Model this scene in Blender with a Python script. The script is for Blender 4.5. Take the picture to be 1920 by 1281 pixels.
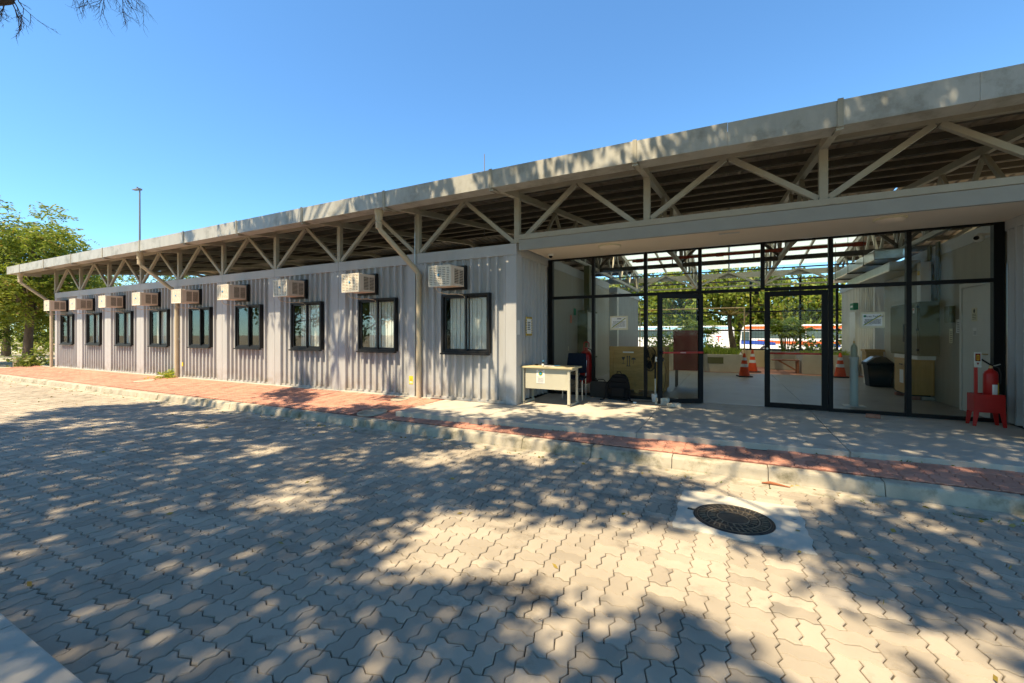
import bpy, bmesh, math, random
import numpy as np
from mathutils import Vector, Matrix
R = math.radians
rnd = random.Random(7)
nrg = np.random.default_rng(11)
for o in list(bpy.data.objects): bpy.data.objects.remove(o)
S = bpy.context.scene
COL = S.collection

# ------------------------------------------------------------------ camera, sky, sun, exposure
YAW = .4691146
CAM = Vector((3.6102, -7.3114, 1.349)); FPX = 801.02
cd = bpy.data.cameras.new('camera'); cam = bpy.data.objects.new('camera', cd); COL.objects.link(cam)
cam.location = CAM; cam.rotation_euler = (R(90), 0, YAW)
cd.sensor_width = 36; cd.lens = FPX / 1920 * 36; cd.shift_y = -(640.5 - 627.77) / 1920
cd.clip_start = .05; cd.clip_end = 3000
S.camera = cam
SUN = Vector((.25, 1, -1.9)).normalized()          # direction the light travels
w = bpy.data.worlds.new('World'); S.world = w; w.use_nodes = True
nt = w.node_tree; bg = nt.nodes['Background']; sky = nt.nodes.new('ShaderNodeTexSky')
sky.sky_type = 'NISHITA'; sky.sun_disc = False
sky.sun_elevation = R(61.5); sky.sun_rotation = R(194)
sky.air_density = 1.0; sky.dust_density = .0; sky.ozone_density = 4.0
tint = nt.nodes.new('ShaderNodeMix'); tint.data_type = 'RGBA'; tint.blend_type = 'MULTIPLY'; tint.inputs[0].default_value = 1; tint.inputs[7].default_value = (.69, .985, 1.09, 1)   # camera white balance of the deep blue sky
nt.links.new(sky.outputs[0], tint.inputs[6]); nt.links.new(tint.outputs[2], bg.inputs[0]); bg.inputs[1].default_value = .122
sd = bpy.data.lights.new('sun', 'SUN'); sun = bpy.data.objects.new('sun', sd); COL.objects.link(sun)
sd.energy = 5; sd.angle = R(.55); sd.color = (1, .82, .55)
sun.rotation_euler = SUN.to_track_quat('-Z', 'Y').to_euler()
S.view_settings.view_transform = 'Standard'; S.view_settings.look = 'None'
S.view_settings.gamma = 1; S.view_settings.exposure = 1.08
S.render.engine = 'CYCLES'
try:
    S.cycles.max_bounces = 10; S.cycles.transparent_max_bounces = 24; S.cycles.diffuse_bounces = 4
    S.cycles.glossy_bounces = 4; S.cycles.sample_clamp_indirect = 6
except Exception: pass

# ------------------------------------------------------------------ materials
def nodes(name):
    m = bpy.data.materials.new(name); m.use_nodes = True
    t = m.node_tree; return m, t, t.nodes, t.links, t.nodes['Principled BSDF']
def M(name, col, rough=.6, metal=0, var=.12, scale=3., bump=0, bscale=80., island=0, dirt=None, stretch=None, spec=.3, coord='pos'):
    m, t, N, L, p = nodes(name)
    p.inputs['Roughness'].default_value = rough; p.inputs['Metallic'].default_value = metal
    p.inputs['Specular IOR Level'].default_value = spec
    if coord == 'pos':
        g = N.new('ShaderNodeNewGeometry'); v = g.outputs['Position']
    else:
        g = N.new('ShaderNodeTexCoord'); v = g.outputs['Object']
    if stretch:
        mp = N.new('ShaderNodeMapping'); mp.inputs['Scale'].default_value = stretch; L.new(v, mp.inputs[0]); vs = mp.outputs[0]
    else: vs = v
    n = N.new('ShaderNodeTexNoise'); n.inputs['Scale'].default_value = scale; n.inputs['Detail'].default_value = 7; n.inputs['Roughness'].default_value = .62
    L.new(vs, n.inputs['Vector'])
    mr = N.new('ShaderNodeMapRange'); mr.inputs[1].default_value = .3; mr.inputs[2].default_value = .7
    mr.inputs[3].default_value = 1 - var; mr.inputs[4].default_value = 1 + var; L.new(n.outputs[0], mr.inputs[0])
    hs = N.new('ShaderNodeHueSaturation'); hs.inputs['Color'].default_value = (*col, 1)
    val = mr.outputs[0]
    if island:
        gi = N.new('ShaderNodeNewGeometry'); oi = N.new('ShaderNodeObjectInfo')
        ad = N.new('ShaderNodeMath'); ad.operation = 'ADD'; L.new(gi.outputs['Random Per Island'], ad.inputs[0]); L.new(oi.outputs['Random'], ad.inputs[1])
        fr = N.new('ShaderNodeMath'); fr.operation = 'FRACT'; L.new(ad.outputs[0], fr.inputs[0])
        m2 = N.new('ShaderNodeMapRange'); m2.inputs[3].default_value = 1 - island; m2.inputs[4].default_value = 1 + island; L.new(fr.outputs[0], m2.inputs[0])
        mu = N.new('ShaderNodeMath'); mu.operation = 'MULTIPLY'; L.new(val, mu.inputs[0]); L.new(m2.outputs[0], mu.inputs[1]); val = mu.outputs[0]
    L.new(val, hs.inputs['Value']); out = hs.outputs[0]
    if dirt:
        dc, ds, lo, hi = dirt
        n2 = N.new('ShaderNodeTexNoise'); n2.inputs['Scale'].default_value = ds; n2.inputs['Detail'].default_value = 8; n2.inputs['Roughness'].default_value = .7
        L.new(v, n2.inputs['Vector'])
        r2 = N.new('ShaderNodeMapRange'); r2.inputs[1].default_value = lo; r2.inputs[2].default_value = hi; L.new(n2.outputs[0], r2.inputs[0])
        mx = N.new('ShaderNodeMix'); mx.data_type = 'RGBA'; L.new(r2.outputs[0], mx.inputs[0]); L.new(out, mx.inputs[6]); mx.inputs[7].default_value = (*dc, 1); out = mx.outputs[2]
    L.new(out, p.inputs['Base Color'])
    if bump:
        nb = N.new('ShaderNodeTexNoise'); nb.inputs['Scale'].default_value = bscale; nb.inputs['Detail'].default_value = 4; L.new(v, nb.inputs['Vector'])
        b = N.new('ShaderNodeBump'); b.inputs['Strength'].default_value = bump; b.inputs['Distance'].default_value = .004; L.new(nb.outputs[0], b.inputs['Height']); L.new(b.outputs[0], p.inputs['Normal'])
    return m
def LEAF(name, a, b, c, tr=.4):
    m, t, N, L, p = nodes(name)
    gi = N.new('ShaderNodeNewGeometry'); cr = N.new('ShaderNodeValToRGB')
    cr.color_ramp.elements[0].color = (*a, 1); cr.color_ramp.elements[1].color = (*b, 1)
    e = cr.color_ramp.elements.new(.93); e.color = (*b, 1); cr.color_ramp.elements[2].color = (*c, 1)
    L.new(gi.outputs['Random Per Island'], cr.inputs[0]); L.new(cr.outputs[0], p.inputs['Base Color']); p.inputs['Roughness'].default_value = .5
    ts = N.new('ShaderNodeBsdfTranslucent'); L.new(cr.outputs[0], ts.inputs[0])
    mx = N.new('ShaderNodeMixShader'); mx.inputs[0].default_value = tr
    L.new(p.outputs[0], mx.inputs[1]); L.new(ts.outputs[0], mx.inputs[2]); L.new(mx.outputs[0], N['Material Output'].inputs[0]); return m
def GLASS(name, tint=(.88, .93, .9), boost=1.25, base=.02, smear=0):
    m, t, N, L, p = nodes(name); N.remove(p)
    tr = N.new('ShaderNodeBsdfTransparent'); tr.inputs[0].default_value = (*tint, 1)
    gl = N.new('ShaderNodeBsdfGlossy'); gl.inputs['Roughness'].default_value = .004; gl.inputs[0].default_value = (.95, .97, 1, 1)
    fr = N.new('ShaderNodeFresnel'); fr.inputs[0].default_value = 1.5
    ma = N.new('ShaderNodeMath'); ma.operation = 'MULTIPLY_ADD'; ma.inputs[1].default_value = boost; ma.inputs[2].default_value = base
    L.new(fr.outputs[0], ma.inputs[0]); mx = N.new('ShaderNodeMixShader'); L.new(ma.outputs[0], mx.inputs[0]); L.new(tr.outputs[0], mx.inputs[1]); L.new(gl.outputs[0], mx.inputs[2])
    out = mx.outputs[0]
    if smear:
        df = N.new('ShaderNodeBsdfDiffuse'); df.inputs[0].default_value = (.55, .55, .5, 1); m2 = N.new('ShaderNodeMixShader')
        n = N.new('ShaderNodeTexNoise'); n.inputs['Scale'].default_value = 2.2; n.inputs['Detail'].default_value = 8
        g = N.new('ShaderNodeNewGeometry'); L.new(g.outputs['Position'], n.inputs['Vector'])
        r2 = N.new('ShaderNodeMapRange'); r2.inputs[1].default_value = .35; r2.inputs[2].default_value = .8; r2.inputs[4].default_value = smear; L.new(n.outputs[0], r2.inputs[0])
        L.new(r2.outputs[0], m2.inputs[0]); L.new(out, m2.inputs[1]); L.new(df.outputs[0], m2.inputs[2]); out = m2.outputs[0]
    L.new(out, N['Material Output'].inputs[0]); return m
def TRANSLUCENT(name, col, mixt=.3):
    m, t, N, L, p = nodes(name)
    p.inputs['Base Color'].default_value = (*col, 1); p.inputs['Roughness'].default_value = .35
    ts = N.new('ShaderNodeBsdfTranslucent'); ts.inputs[0].default_value = (*col, 1)
    tp = N.new('ShaderNodeBsdfTransparent'); tp.inputs[0].default_value = (.9, .95, .93, 1)
    a = N.new('ShaderNodeMixShader'); a.inputs[0].default_value = .62; L.new(p.outputs[0], a.inputs[1]); L.new(ts.outputs[0], a.inputs[2])
    b = N.new('ShaderNodeMixShader'); b.inputs[0].default_value = mixt; L.new(a.outputs[0], b.inputs[1]); L.new(tp.outputs[0], b.inputs[2])
    L.new(b.outputs[0], N['Material Output'].inputs[0]); return m
m_paver = M('paver_concrete', (.36, .312, .245), .85, var=.14, scale=1.3, bump=.5, bscale=260, island=.15, dirt=((.11, .095, .075), 1.7, .56, .78))
m_joint = M('joint_sand', (.05, .043, .033), .95, var=.3, scale=30)
m_redpaver = M('red_paver', (.46, .225, .16), .85, var=.16, scale=2.2, bump=.5, bscale=260, island=.14, dirt=((.25, .14, .10), 3.5, .58, .8))
m_redjoint = M('red_joint', (.17, .075, .055), .95, var=.25, scale=20)
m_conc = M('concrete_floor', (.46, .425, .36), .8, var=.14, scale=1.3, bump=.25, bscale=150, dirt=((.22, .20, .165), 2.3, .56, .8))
m_kerb = M('kerb_concrete', (.39, .35, .275), .85, var=.22, scale=4, bump=.5, bscale=120, dirt=((.12, .11, .06), 3.6, .50, .72))
m_slab = M('pale_concrete', (.52, .49, .41), .8, var=.1, scale=3, bump=.35, bscale=120, dirt=((.3, .25, .19), 9, .66, .78))
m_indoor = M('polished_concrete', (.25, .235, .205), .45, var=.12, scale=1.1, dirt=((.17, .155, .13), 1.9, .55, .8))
m_iron = M('cast_iron', (.055, .05, .046), .55, .55, var=.3, scale=14, bump=.5, bscale=140, dirt=((.16, .12, .085), 12, .55, .75))
m_cont = M('container_paint', (.395, .40, .405), .5, var=.09, scale=5, stretch=(1, 1, .15), dirt=((.30, .29, .28), 3.0, .62, .85))
def splash(m, z0, z1, col, k):
    t = m.node_tree; N, L = t.nodes, t.links; p = N['Principled BSDF']; src = p.inputs['Base Color'].links[0].from_socket
    g = N.new('ShaderNodeNewGeometry'); sp = N.new('ShaderNodeSeparateXYZ'); L.new(g.outputs['Position'], sp.inputs[0])
    a = N.new('ShaderNodeMapRange'); a.inputs[1].default_value = z0; a.inputs[2].default_value = z1; a.inputs[3].default_value = k; a.inputs[4].default_value = 0; L.new(sp.outputs[2], a.inputs[0])
    n = N.new('ShaderNodeTexNoise'); n.inputs['Scale'].default_value = 5; n.inputs['Detail'].default_value = 8; L.new(g.outputs['Position'], n.inputs['Vector'])
    b = N.new('ShaderNodeMapRange'); b.inputs[1].default_value = .38; b.inputs[2].default_value = .62; L.new(n.outputs[0], b.inputs[0])
    c = N.new('ShaderNodeMath'); c.operation = 'MULTIPLY'; L.new(a.outputs[0], c.inputs[0]); L.new(b.outputs[0], c.inputs[1])
    x = N.new('ShaderNodeMix'); x.data_type = 'RGBA'; L.new(c.outputs[0], x.inputs[0]); L.new(src, x.inputs[6]); x.inputs[7].default_value = (*col, 1); L.new(x.outputs[2], p.inputs['Base Color']); return m
splash(m_cont, 0, .45, (.25, .21, .16), .75)
m_trim = M('container_trim', (.42, .425, .43), .5, var=.06, scale=3, stretch=(1, 1, .3), dirt=((.30, .29, .27), 2.4, .64, .85))
splash(m_trim, 0, .4, (.25, .21, .16), .7)
m_steel = M('sage_steel', (.36, .34, .275), .5, var=.07, scale=4, dirt=((.25, .23, .18), 5, .6, .85))
m_fascia = M('galvanised_fascia', (.43, .425, .385), .48, .15, var=.10, scale=2.6, stretch=(2.2, 1, .6), dirt=((.17, .16, .12), 2.2, .50, .80))
m_beam = M('grey_beam', (.30, .30, .275), .55, var=.06, scale=3)
m_ironhi = M('worn_iron', (.20, .165, .12), .5, .4, var=.35, scale=16)
m_under = M('roof_underside', (.50, .41, .33), .6, .1, var=.15, scale=6)
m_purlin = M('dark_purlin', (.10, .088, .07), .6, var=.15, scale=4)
m_black = M('black_aluminium', (.005, .005, .0055), .5, var=.1, scale=6, spec=.2)
m_winfr = M('window_frame_black', (.012, .012, .013), .45, var=.1, scale=6, spec=.3)
m_white = M('white_panel', (.62, .60, .55), .55, var=.05, scale=2)
m_liner = M('liner_paint', (.34, .31, .24), .55, var=.06, scale=2, stretch=(4, 4, .3))
m_plaster = M('ceiling_plaster', (.84, .72, .57), .8, var=.04, scale=1.2)
m_blind = M('white_blind', (.74, .74, .70), .8, var=.06, scale=3, stretch=(6, 6, .4))
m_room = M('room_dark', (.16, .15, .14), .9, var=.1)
m_ac = M('ac_beige', (.66, .54, .43), .5, var=.06, scale=5, coord='obj', island=.1)
m_acf = M('ac_grille_white', (.76, .69, .57), .45, var=.05, scale=6, coord='obj')
m_acd = M('ac_vent_dark', (.13, .10, .07), .7, var=.2, scale=30, coord='obj')
m_pipe = M('pvc_beige', (.47, .40, .28), .45, var=.08, scale=4, dirt=((.30, .25, .16), 4, .6, .85))
m_hose = M('drain_hose', (.55, .42, .30), .5)
m_glass = GLASS('window_glass', (.97, .98, .97), .14, .006)
m_glassL = GLASS('lobby_glass', (.97, .975, .96), .13, .0, .003)
m_poly = TRANSLUCENT('polycarbonate', (.80, .86, .82))
m_poster = M('white_paper', (.74, .73, .70), .7, var=.04, scale=20)
m_cream = M('cream_card', (.66, .60, .42), .7, var=.05, scale=20)
m_ink = M('ink', (.06, .06, .065), .7)
m_green = M('green_ink', (.02, .22, .10), .6); m_yel = M('yellow_ink', (.75, .52, .03), .6)
m_blue = M('blue_ink', (.05, .30, .55), .6)
m_desk = M('desk_beige', (.47, .45, .36), .5, var=.05, scale=4); m_desktop = M('desk_top', (.50, .43, .26), .45, var=.07, scale=6)
m_metal = M('brushed_metal', (.45, .45, .43), .35, .8, var=.1, scale=10)
m_navy = M('navy_fabric', (.008, .013, .024), .9, var=.2, scale=20, spec=.1)
m_bag = M('black_nylon', (.005, .005, .006), .8, var=.3, scale=30, bump=.4, bscale=200)
m_red = M('fire_red', (.42, .015, .012), .32, var=.1, scale=4); m_darkred = M('maroon_board', (.20, .009, .010), .55, var=.1, spec=.12)
m_ply = M('plywood', (.45, .27, .085), .65, var=.2, scale=3.2, stretch=(1, 1, 5), dirt=((.27, .17, .07), 3, .58, .8))
m_oak = M('cabinet_wood', (.47, .28, .085), .45, var=.12, scale=3, stretch=(7, 7, .7)); m_oakedge = M('cabinet_edge', (.42, .24, .06), .45)
m_elec = M('electric_cabinet', (.12, .12, .06), .55, var=.06, scale=3, spec=.12)
m_bin = M('dark_green_plastic', (.005, .013, .012), .5, var=.1, spec=.18)
m_pvc = M('grey_pvc', (.46, .52, .52), .4, var=.06, scale=5); m_cyl = M('cylinder_green', (.33, .38, .30), .4, var=.06)
m_orange = M('cone_orange', (.62, .075, .02), .5, var=.08, scale=6); m_reflect = M('reflective_white', (.70, .72, .72), .4, var=.05)
m_rubber = M('black_rubber', (.03, .028, .026), .75, var=.15, scale=20)
m_bench = M('bench_wood', (.30, .11, .05), .5, var=.2, scale=4, stretch=(1, 6, 6))
m_copper = M('copper_pipe', (.62, .43, .20), .38, .35, var=.1, scale=8)
m_sprink = M('sprinkler_red', (.33, .05, .02), .45, var=.1)
m_foil = M('duct_foil', (.55, .55, .52), .28, .85, var=.12, scale=7, bump=.8, bscale=22)
m_soil = M('soil', (.09, .06, .04), .95, var=.3, scale=14)
m_planter = M('planter_concrete', (.43, .40, .33), .85, var=.12, scale=2, bump=.3, dirt=((.28, .25, .19), 3, .56, .8))
m_wallY = M('cream_wall', (.58, .47, .29), .85, var=.08, scale=1.5)
m_bark = M('bark', (.13, .095, .065), .9, var=.35, scale=9, stretch=(1, 1, .35), bump=.9, bscale=30)
m_bark2 = M('pale_bark', (.22, .17, .11), .9, var=.3, scale=9, stretch=(1, 1, .35), bump=.7, bscale=30)
m_twig = M('dry_twig', (.075, .055, .045), .9, var=.2)
m_ground = M('ground_soil', (.34, .29, .19), .95, var=.2, scale=.6, bump=.3, bscale=20, dirt=((.14, .15, .05), .25, .52, .66))
m_road = M('pale_road', (.46, .41, .30), .9, var=.12, scale=.9, bump=.3, bscale=30)
m_pole = M('grey_pole', (.20, .20, .20), .5, var=.08)
m_wood = M('weathered_wood', (.36, .25, .15), .8, var=.2, scale=4, stretch=(1, 1, .3))
m_brick = M('brick', (.38, .17, .11), .9, var=.2, scale=20)
m_buswhite = M('bus_white', (.75, .75, .74), .35, var=.03); m_busblue = M('bus_blue', (.03, .07, .32), .35); m_busor = M('bus_orange', (.70, .13, .03), .35)
m_buslt = M('bus_light_blue', (.30, .55, .72), .4); m_busgl = M('bus_glass', (.05, .08, .085), .08, var=.1, scale=.8, spec=.8)
m_leafA = LEAF('leaf_yellow_green', (.13, .20, .018), (.33, .37, .045), (.26, .15, .04), .5)
m_leafB = LEAF('leaf_mid_green', (.07, .12, .012), (.20, .24, .03), (.26, .24, .05), .45)
m_leafC = LEAF('leaf_canopy', (.05, .09, .015), (.11, .15, .03), (.18, .17, .04), .22)
m_palm = LEAF('palm_leaf', (.14, .24, .02), (.46, .50, .06), (.52, .48, .10), .45)
m_dry = LEAF('dry_leaf', (.30, .22, .04), (.38, .27, .05), (.20, .10, .03), .2)

# ------------------------------------------------------------------ mesh builder
class MB:
    def __init__(s): s.v = []; s.f = []
    def add(s, vs, fs):
        n = len(s.v); s.v += [tuple(v) for v in vs]; s.f += [tuple(i + n for i in f) for f in fs]; return s
    def box(s, x0, x1, y0, y1, z0, z1):
        return s.add([(x0, y0, z0), (x1, y0, z0), (x1, y1, z0), (x0, y1, z0), (x0, y0, z1), (x1, y0, z1), (x1, y1, z1), (x0, y1, z1)],
                     [(0, 3, 2, 1), (4, 5, 6, 7), (0, 1, 5, 4), (1, 2, 6, 5), (2, 3, 7, 6), (3, 0, 4, 7)])
    def hexa(s, p8): return s.add(p8, [(0, 3, 2, 1), (4, 5, 6, 7), (0, 1, 5, 4), (1, 2, 6, 5), (2, 3, 7, 6), (3, 0, 4, 7)])
    def bar(s, p, q, a, b, side=(0, 1, 0)):
        p = Vector(p); q = Vector(q); d = (q - p).normalized(); sv = Vector(side); u = (sv - d * sv.dot(d)).normalized(); n = d.cross(u)
        c = [u * i * a / 2 + n * j * b / 2 for i, j in ((-1, -1), (1, -1), (1, 1), (-1, 1))]
        return s.hexa([p + k for k in c] + [q + k for k in c])
    def tube(s, pts, rad, n=8, caps=True):
        pts = [Vector(p) for p in pts]; k = len(pts)
        if not hasattr(rad, '__len__'): rad = [rad] * k
        ref = None; b = len(s.v)
        for i, p in enumerate(pts):
            d = (pts[min(i + 1, k - 1)] - pts[max(i - 1, 0)]).normalized()
            if ref is None: ref = Vector((0, 0, 1)) if abs(d.z) < .9 else Vector((1, 0, 0))
            u = (ref - d * ref.dot(d)).normalized(); ref = u; vv = d.cross(u)
            for j in range(n):
                a = 2 * math.pi * j / n; s.v.append(tuple(p + (u * math.cos(a) + vv * math.sin(a)) * rad[i]))
        for i in range(k - 1):
            for j in range(n): s.f.append((b + i * n + j, b + i * n + (j + 1) % n, b + (i + 1) * n + (j + 1) % n, b + (i + 1) * n + j))
        if caps: s.f.append(tuple(b + j for j in range(n))[::-1]); s.f.append(tuple(b + (k - 1) * n + j for j in range(n)))
        return s
    def lathe(s, prof, c=(0, 0, 0), n=20):
        b = len(s.v); k = len(prof)
        for r, z in prof:
            for j in range(n):
                a = 2 * math.pi * j / n; s.v.append((c[0] + r * math.cos(a), c[1] + r * math.sin(a), c[2] + z))
        for i in range(k - 1):
            for j in range(n): s.f.append((b + i * n + j, b + i * n + (j + 1) % n, b + (i + 1) * n + (j + 1) % n, b + (i + 1) * n + j))
        s.f.append(tuple(b + j for j in range(n))[::-1]); s.f.append(tuple(b + (k - 1) * n + j for j in range(n))); return s
    def prism(s, poly, axis, t0, t1):
        def P(a, b, t): return {'x': (t, a, b), 'y': (a, t, b), 'z': (a, b, t)}[axis]
        n = len(poly); return s.add([P(a, b, t0) for a, b in poly] + [P(a, b, t1) for a, b in poly],
            [tuple(range(n))[::-1], tuple(range(n, 2 * n))] + [(i, (i + 1) % n, n + (i + 1) % n, n + i) for i in range(n)])
    def frame(s, x0, x1, z0, z1, wd, y0, y1):
        s.box(x0, x0 + wd, y0, y1, z0, z1); s.box(x1 - wd, x1, y0, y1, z0, z1); s.box(x0 + wd, x1 - wd, y0, y1, z1 - wd, z1); return s.box(x0 + wd, x1 - wd, y0, y1, z0, z0 + wd)
    def ball(s, c, r, n=10, m=6, sz=(1, 1, 1)):
        b = len(s.v)
        for i in range(m + 1):
            ph = math.pi * i / m
            for j in range(n):
                a = 2 * math.pi * j / n; s.v.append((c[0] + r * sz[0] * math.sin(ph) * math.cos(a), c[1] + r * sz[1] * math.sin(ph) * math.sin(a), c[2] + r * sz[2] * math.cos(ph)))
        for i in range(m):
            for j in range(n): s.f.append((b + i * n + j, b + (i + 1) * n + j, b + (i + 1) * n + (j + 1) % n, b + i * n + (j + 1) % n))
        return s
    def mesh(s, name, mat, smooth=False):
        me = bpy.data.meshes.new(name); me.from_pydata(s.v, [], s.f); me.materials.append(mat)
        bm = bmesh.new(); bm.from_mesh(me); bmesh.ops.recalc_face_normals(bm, faces=bm.faces); bm.to_mesh(me); bm.free()
        if smooth:
            me.polygons.foreach_set('use_smooth', [True] * len(me.polygons))
            try: me.set_sharp_from_angle(angle=R(40))
            except Exception: pass
        return me
    def build(s, name, mat, parent=None, smooth=False, bev=0, loc=None):
        return link(name, s.mesh(name, mat, smooth), parent, bev, loc)
def link(name, me, parent=None, bev=0, loc=None):
    o = bpy.data.objects.new(name, me); COL.objects.link(o); o.parent = parent
    if loc: o.location = loc
    if bev:
        b = o.modifiers.new('bevel', 'BEVEL'); b.width = bev; b.segments = 2; b.limit_method = 'ANGLE'
    return o
def tag(o, label=None, cat=None, group=None, kind=None):
    if label: o['label'] = label
    if cat: o['category'] = cat
    if group: o['group'] = group
    if kind: o['kind'] = kind
    return o
def thing(name, label, cat, loc=(0, 0, 0), rz=0, group=None):
    o = bpy.data.objects.new(name, None); o.empty_display_size = .1; COL.objects.link(o); o.location = loc; o.rotation_euler = (0, 0, rz)
    return tag(o, label, cat, group)
def copy_tree(o, parent=None):
    c = o.copy(); COL.objects.link(c); c.parent = parent
    for ch in [x for x in o.children]: copy_tree(ch, c)
    return c
def quads(name, V, mat, parent=None):          # V: (N,4,3) array of free quads
    N = len(V); me = bpy.data.meshes.new(name); me.vertices.add(N * 4); me.vertices.foreach_set('co', V.reshape(-1).astype(np.float32))
    me.loops.add(N * 4); me.loops.foreach_set('vertex_index', np.arange(N * 4, dtype=np.int32))
    me.polygons.add(N); me.polygons.foreach_set('loop_start', np.arange(0, N * 4, 4, dtype=np.int32)); me.polygons.foreach_set('loop_total', np.full(N, 4, dtype=np.int32))
    me.update(calc_edges=True); me.materials.append(mat); return link(name, me, parent)
def text(name, body, size, mat, parent, loc, rot=(R(90), 0, 0), ext=.0008):
    c = bpy.data.curves.new('t', 'FONT'); c.body = body; c.size = size; c.extrude = ext; c.align_x = 'CENTER'; c.align_y = 'CENTER'
    o = bpy.data.objects.new('t', c); COL.objects.link(o); bpy.context.view_layer.update()
    me = bpy.data.meshes.new_from_object(o.evaluated_get(bpy.context.evaluated_depsgraph_get())); bpy.data.objects.remove(o)
    me.materials.clear(); me.materials.append(mat); t = link(name, me, parent, 0, loc); t.rotation_euler = rot; return t
def proj(x, y, z):
    dx, dy = x - CAM.x, y - CAM.y; d = -dx * math.sin(YAW) + dy * math.cos(YAW); r = dx * math.cos(YAW) + dy * math.sin(YAW)
    if d < .05: return None
    return 960 + FPX * r / d, 627.77 - FPX * (z - CAM.z) / d, d

# ------------------------------------------------------------------ ground
ZY = -.27                                             # yard paving level; z = 0 is the foot of the containers
gx = [-900, -120, -60, -24.2, -10, 9.6, 14, 40, 120, 900]; gy = [-900, -200, -60, -20, -6.6, -1.7, 13.2, 17, 60, 200, 1500]
def gz(x, y): return -.345 if y < 14 else -.8
mb = MB(); mb.v = [(x, y, gz(x, y)) for y in gy for x in gx]; n = len(gx)
mb.f = [(j * n + i, j * n + i + 1, (j + 1) * n + i + 1, (j + 1) * n + i) for j in range(len(gy) - 1) for i in range(n - 1)]
tag(mb.build('ground', m_ground), kind='structure')
tag(MB().box(-70, -23.6, -9, -1.5, -.34, -.255).build('road', m_road), kind='structure')
tag(MB().box(-70, -24.6, -1.5, 6.2, -.34, -.13).build('gravel_path', m_road), kind='structure')
tag(MB().box(-40, 60, 36, 60, -.8, -.77).build('street', m_road), kind='structure')

# ---- interlocking sixteen-sided pavers laid in pairs (basket weave)
PS = .232; PH = PS / 2; WA = .052 * PS
def paver_outline(gap):
    h = PH; a = WA; k0, k1 = .32, .68
    P = [(0, 0), (k0 * h, a), (k1 * h, -a), (h + k0 * h, a), (h + k1 * h, -a), (PS, 0), (PS - a, k0 * h), (PS + a, k1 * h), (PS, h),
         (h + k1 * h, h - a), (h + k0 * h, h + a), (k1 * h, h - a), (k0 * h, h + a), (0, h), (a, k1 * h), (-a, k0 * h)]
    P = np.array(P) - np.array([PS / 2, h / 2]); n = len(P); out = []
    for i in range(n):
        d0 = P[i] - P[i - 1]; d1 = P[(i + 1) % n] - P[i]; n0 = np.array([-d0[1], d0[0]]) / np.linalg.norm(d0); n1 = np.array([-d1[1], d1[0]]) / np.linalg.norm(d1)
        b = n0 + n1; b /= max(1e-6, np.dot(b, b)) / 2
        out.append(P[i] + b * gap)
    return np.array(out)
O0, O1 = paver_outline(.0025), paver_outline(.0066)
def paver_arrays(vertical, chamfer=True):
    def rot(o): return np.stack([-o[:, 1], o[:, 0]], 1) if vertical else o
    a, b = rot(O0), rot(O1); n = 16
    if chamfer:
        V = np.concatenate([np.c_[b, np.zeros(n)], np.c_[a, np.full(n, -.005)], np.c_[a, np.full(n, -.03)]])
        F = [tuple(range(n))] + [(n + i, n + (i + 1) % n, (i + 1) % n, i) for i in range(n)] + [(2 * n + i, 2 * n + (i + 1) % n, n + (i + 1) % n, n + i) for i in range(n)]
    else:
        V = np.concatenate([np.c_[(a + b) / 2, np.zeros(n)], np.c_[a, np.full(n, -.02)]])
        F = [tuple(range(n))] + [(n + i, n + (i + 1) % n, (i + 1) % n, i) for i in range(n)]
    return V, F
PV = {(v, c): paver_arrays(v, c) for v in (0, 1) for c in (0, 1)}
def paving(name, x0, x1, y0, y1, zf, slope, mat, keep, parent, nsingle=300):
    cells = []
    for i in range(int(math.ceil((x1 - x0) / PS))):
        for j in range(int(math.ceil((y1 - y0) / PS))):
            cx, cy = x0 + (i + .5) * PS, y0 + (j + .5) * PS
            for s in (-1, 1):
                v = (i + j) % 2; px, py = (cx + s * PH / 2, cy) if v else (cx, cy + s * PH / 2)
                if keep(px, py): cells.append((px, py, v))
    def near(c):
        p = proj(c[0], c[1], zf(c[0], c[1]))
        return p[2] if p and -30 < p[0] < 1950 and 0 < p[1] < 1300 else 1e3 + math.hypot(c[0] - CAM.x, c[1] - CAM.y)
    cells.sort(key=near)
    shared = {}
    for v in (0, 1):
        me = bpy.data.meshes.new('paver'); me.from_pydata(PV[(v, 1)][0].tolist(), [], PV[(v, 1)][1]); me.materials.append(mat); shared[v] = me
    for (px, py, v) in cells[:nsingle]:
        o = link('paver', shared[v], parent, 0, (px, py, zf(px, py) + rnd.uniform(-.0035, .0035)))
        o.rotation_euler = (math.atan(slope) + rnd.uniform(-.014, .014), rnd.uniform(-.014, .014), rnd.uniform(-.014, .014))
    vs, fs, n = [], [], 0
    for (px, py, v) in cells[nsingle:]:
        d = math.hypot(px - CAM.x, py - CAM.y); V, F = PV[(v, 1 if d < 9 else 0)]
        W = V + np.array([px, py, 0]); W[:, 2] += zf(px, py) + slope * (V[:, 1]) + rnd.uniform(-.0022, .0022) + V[:, 0] * rnd.uniform(-.01, .01)
        vs.append(W); fs += [tuple(i + n for i in f) for f in F]; n += len(V)
    me = bpy.data.meshes.new('paver_field'); me.from_pydata(np.concatenate(vs).tolist(), [], fs); me.materials.append(mat)
    tag(link('paver_field', me, parent), kind='stuff')
yard = tag(MB().box(-24, 10.2, -6.5, -1.8, -.335, ZY - .022).build('paved_yard', m_joint), kind='structure')
SL = (3.19, 4.19, -3.50, -2.54)
paving('yard', -24, 10, -6.72, -2.08, lambda x, y: ZY, 0, m_paver, lambda x, y: -6.56 < y < -2.10 and not (SL[0] + .09 < x < SL[1] - .09 and SL[2] + .09 < y < SL[3] - .09), yard)
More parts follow.
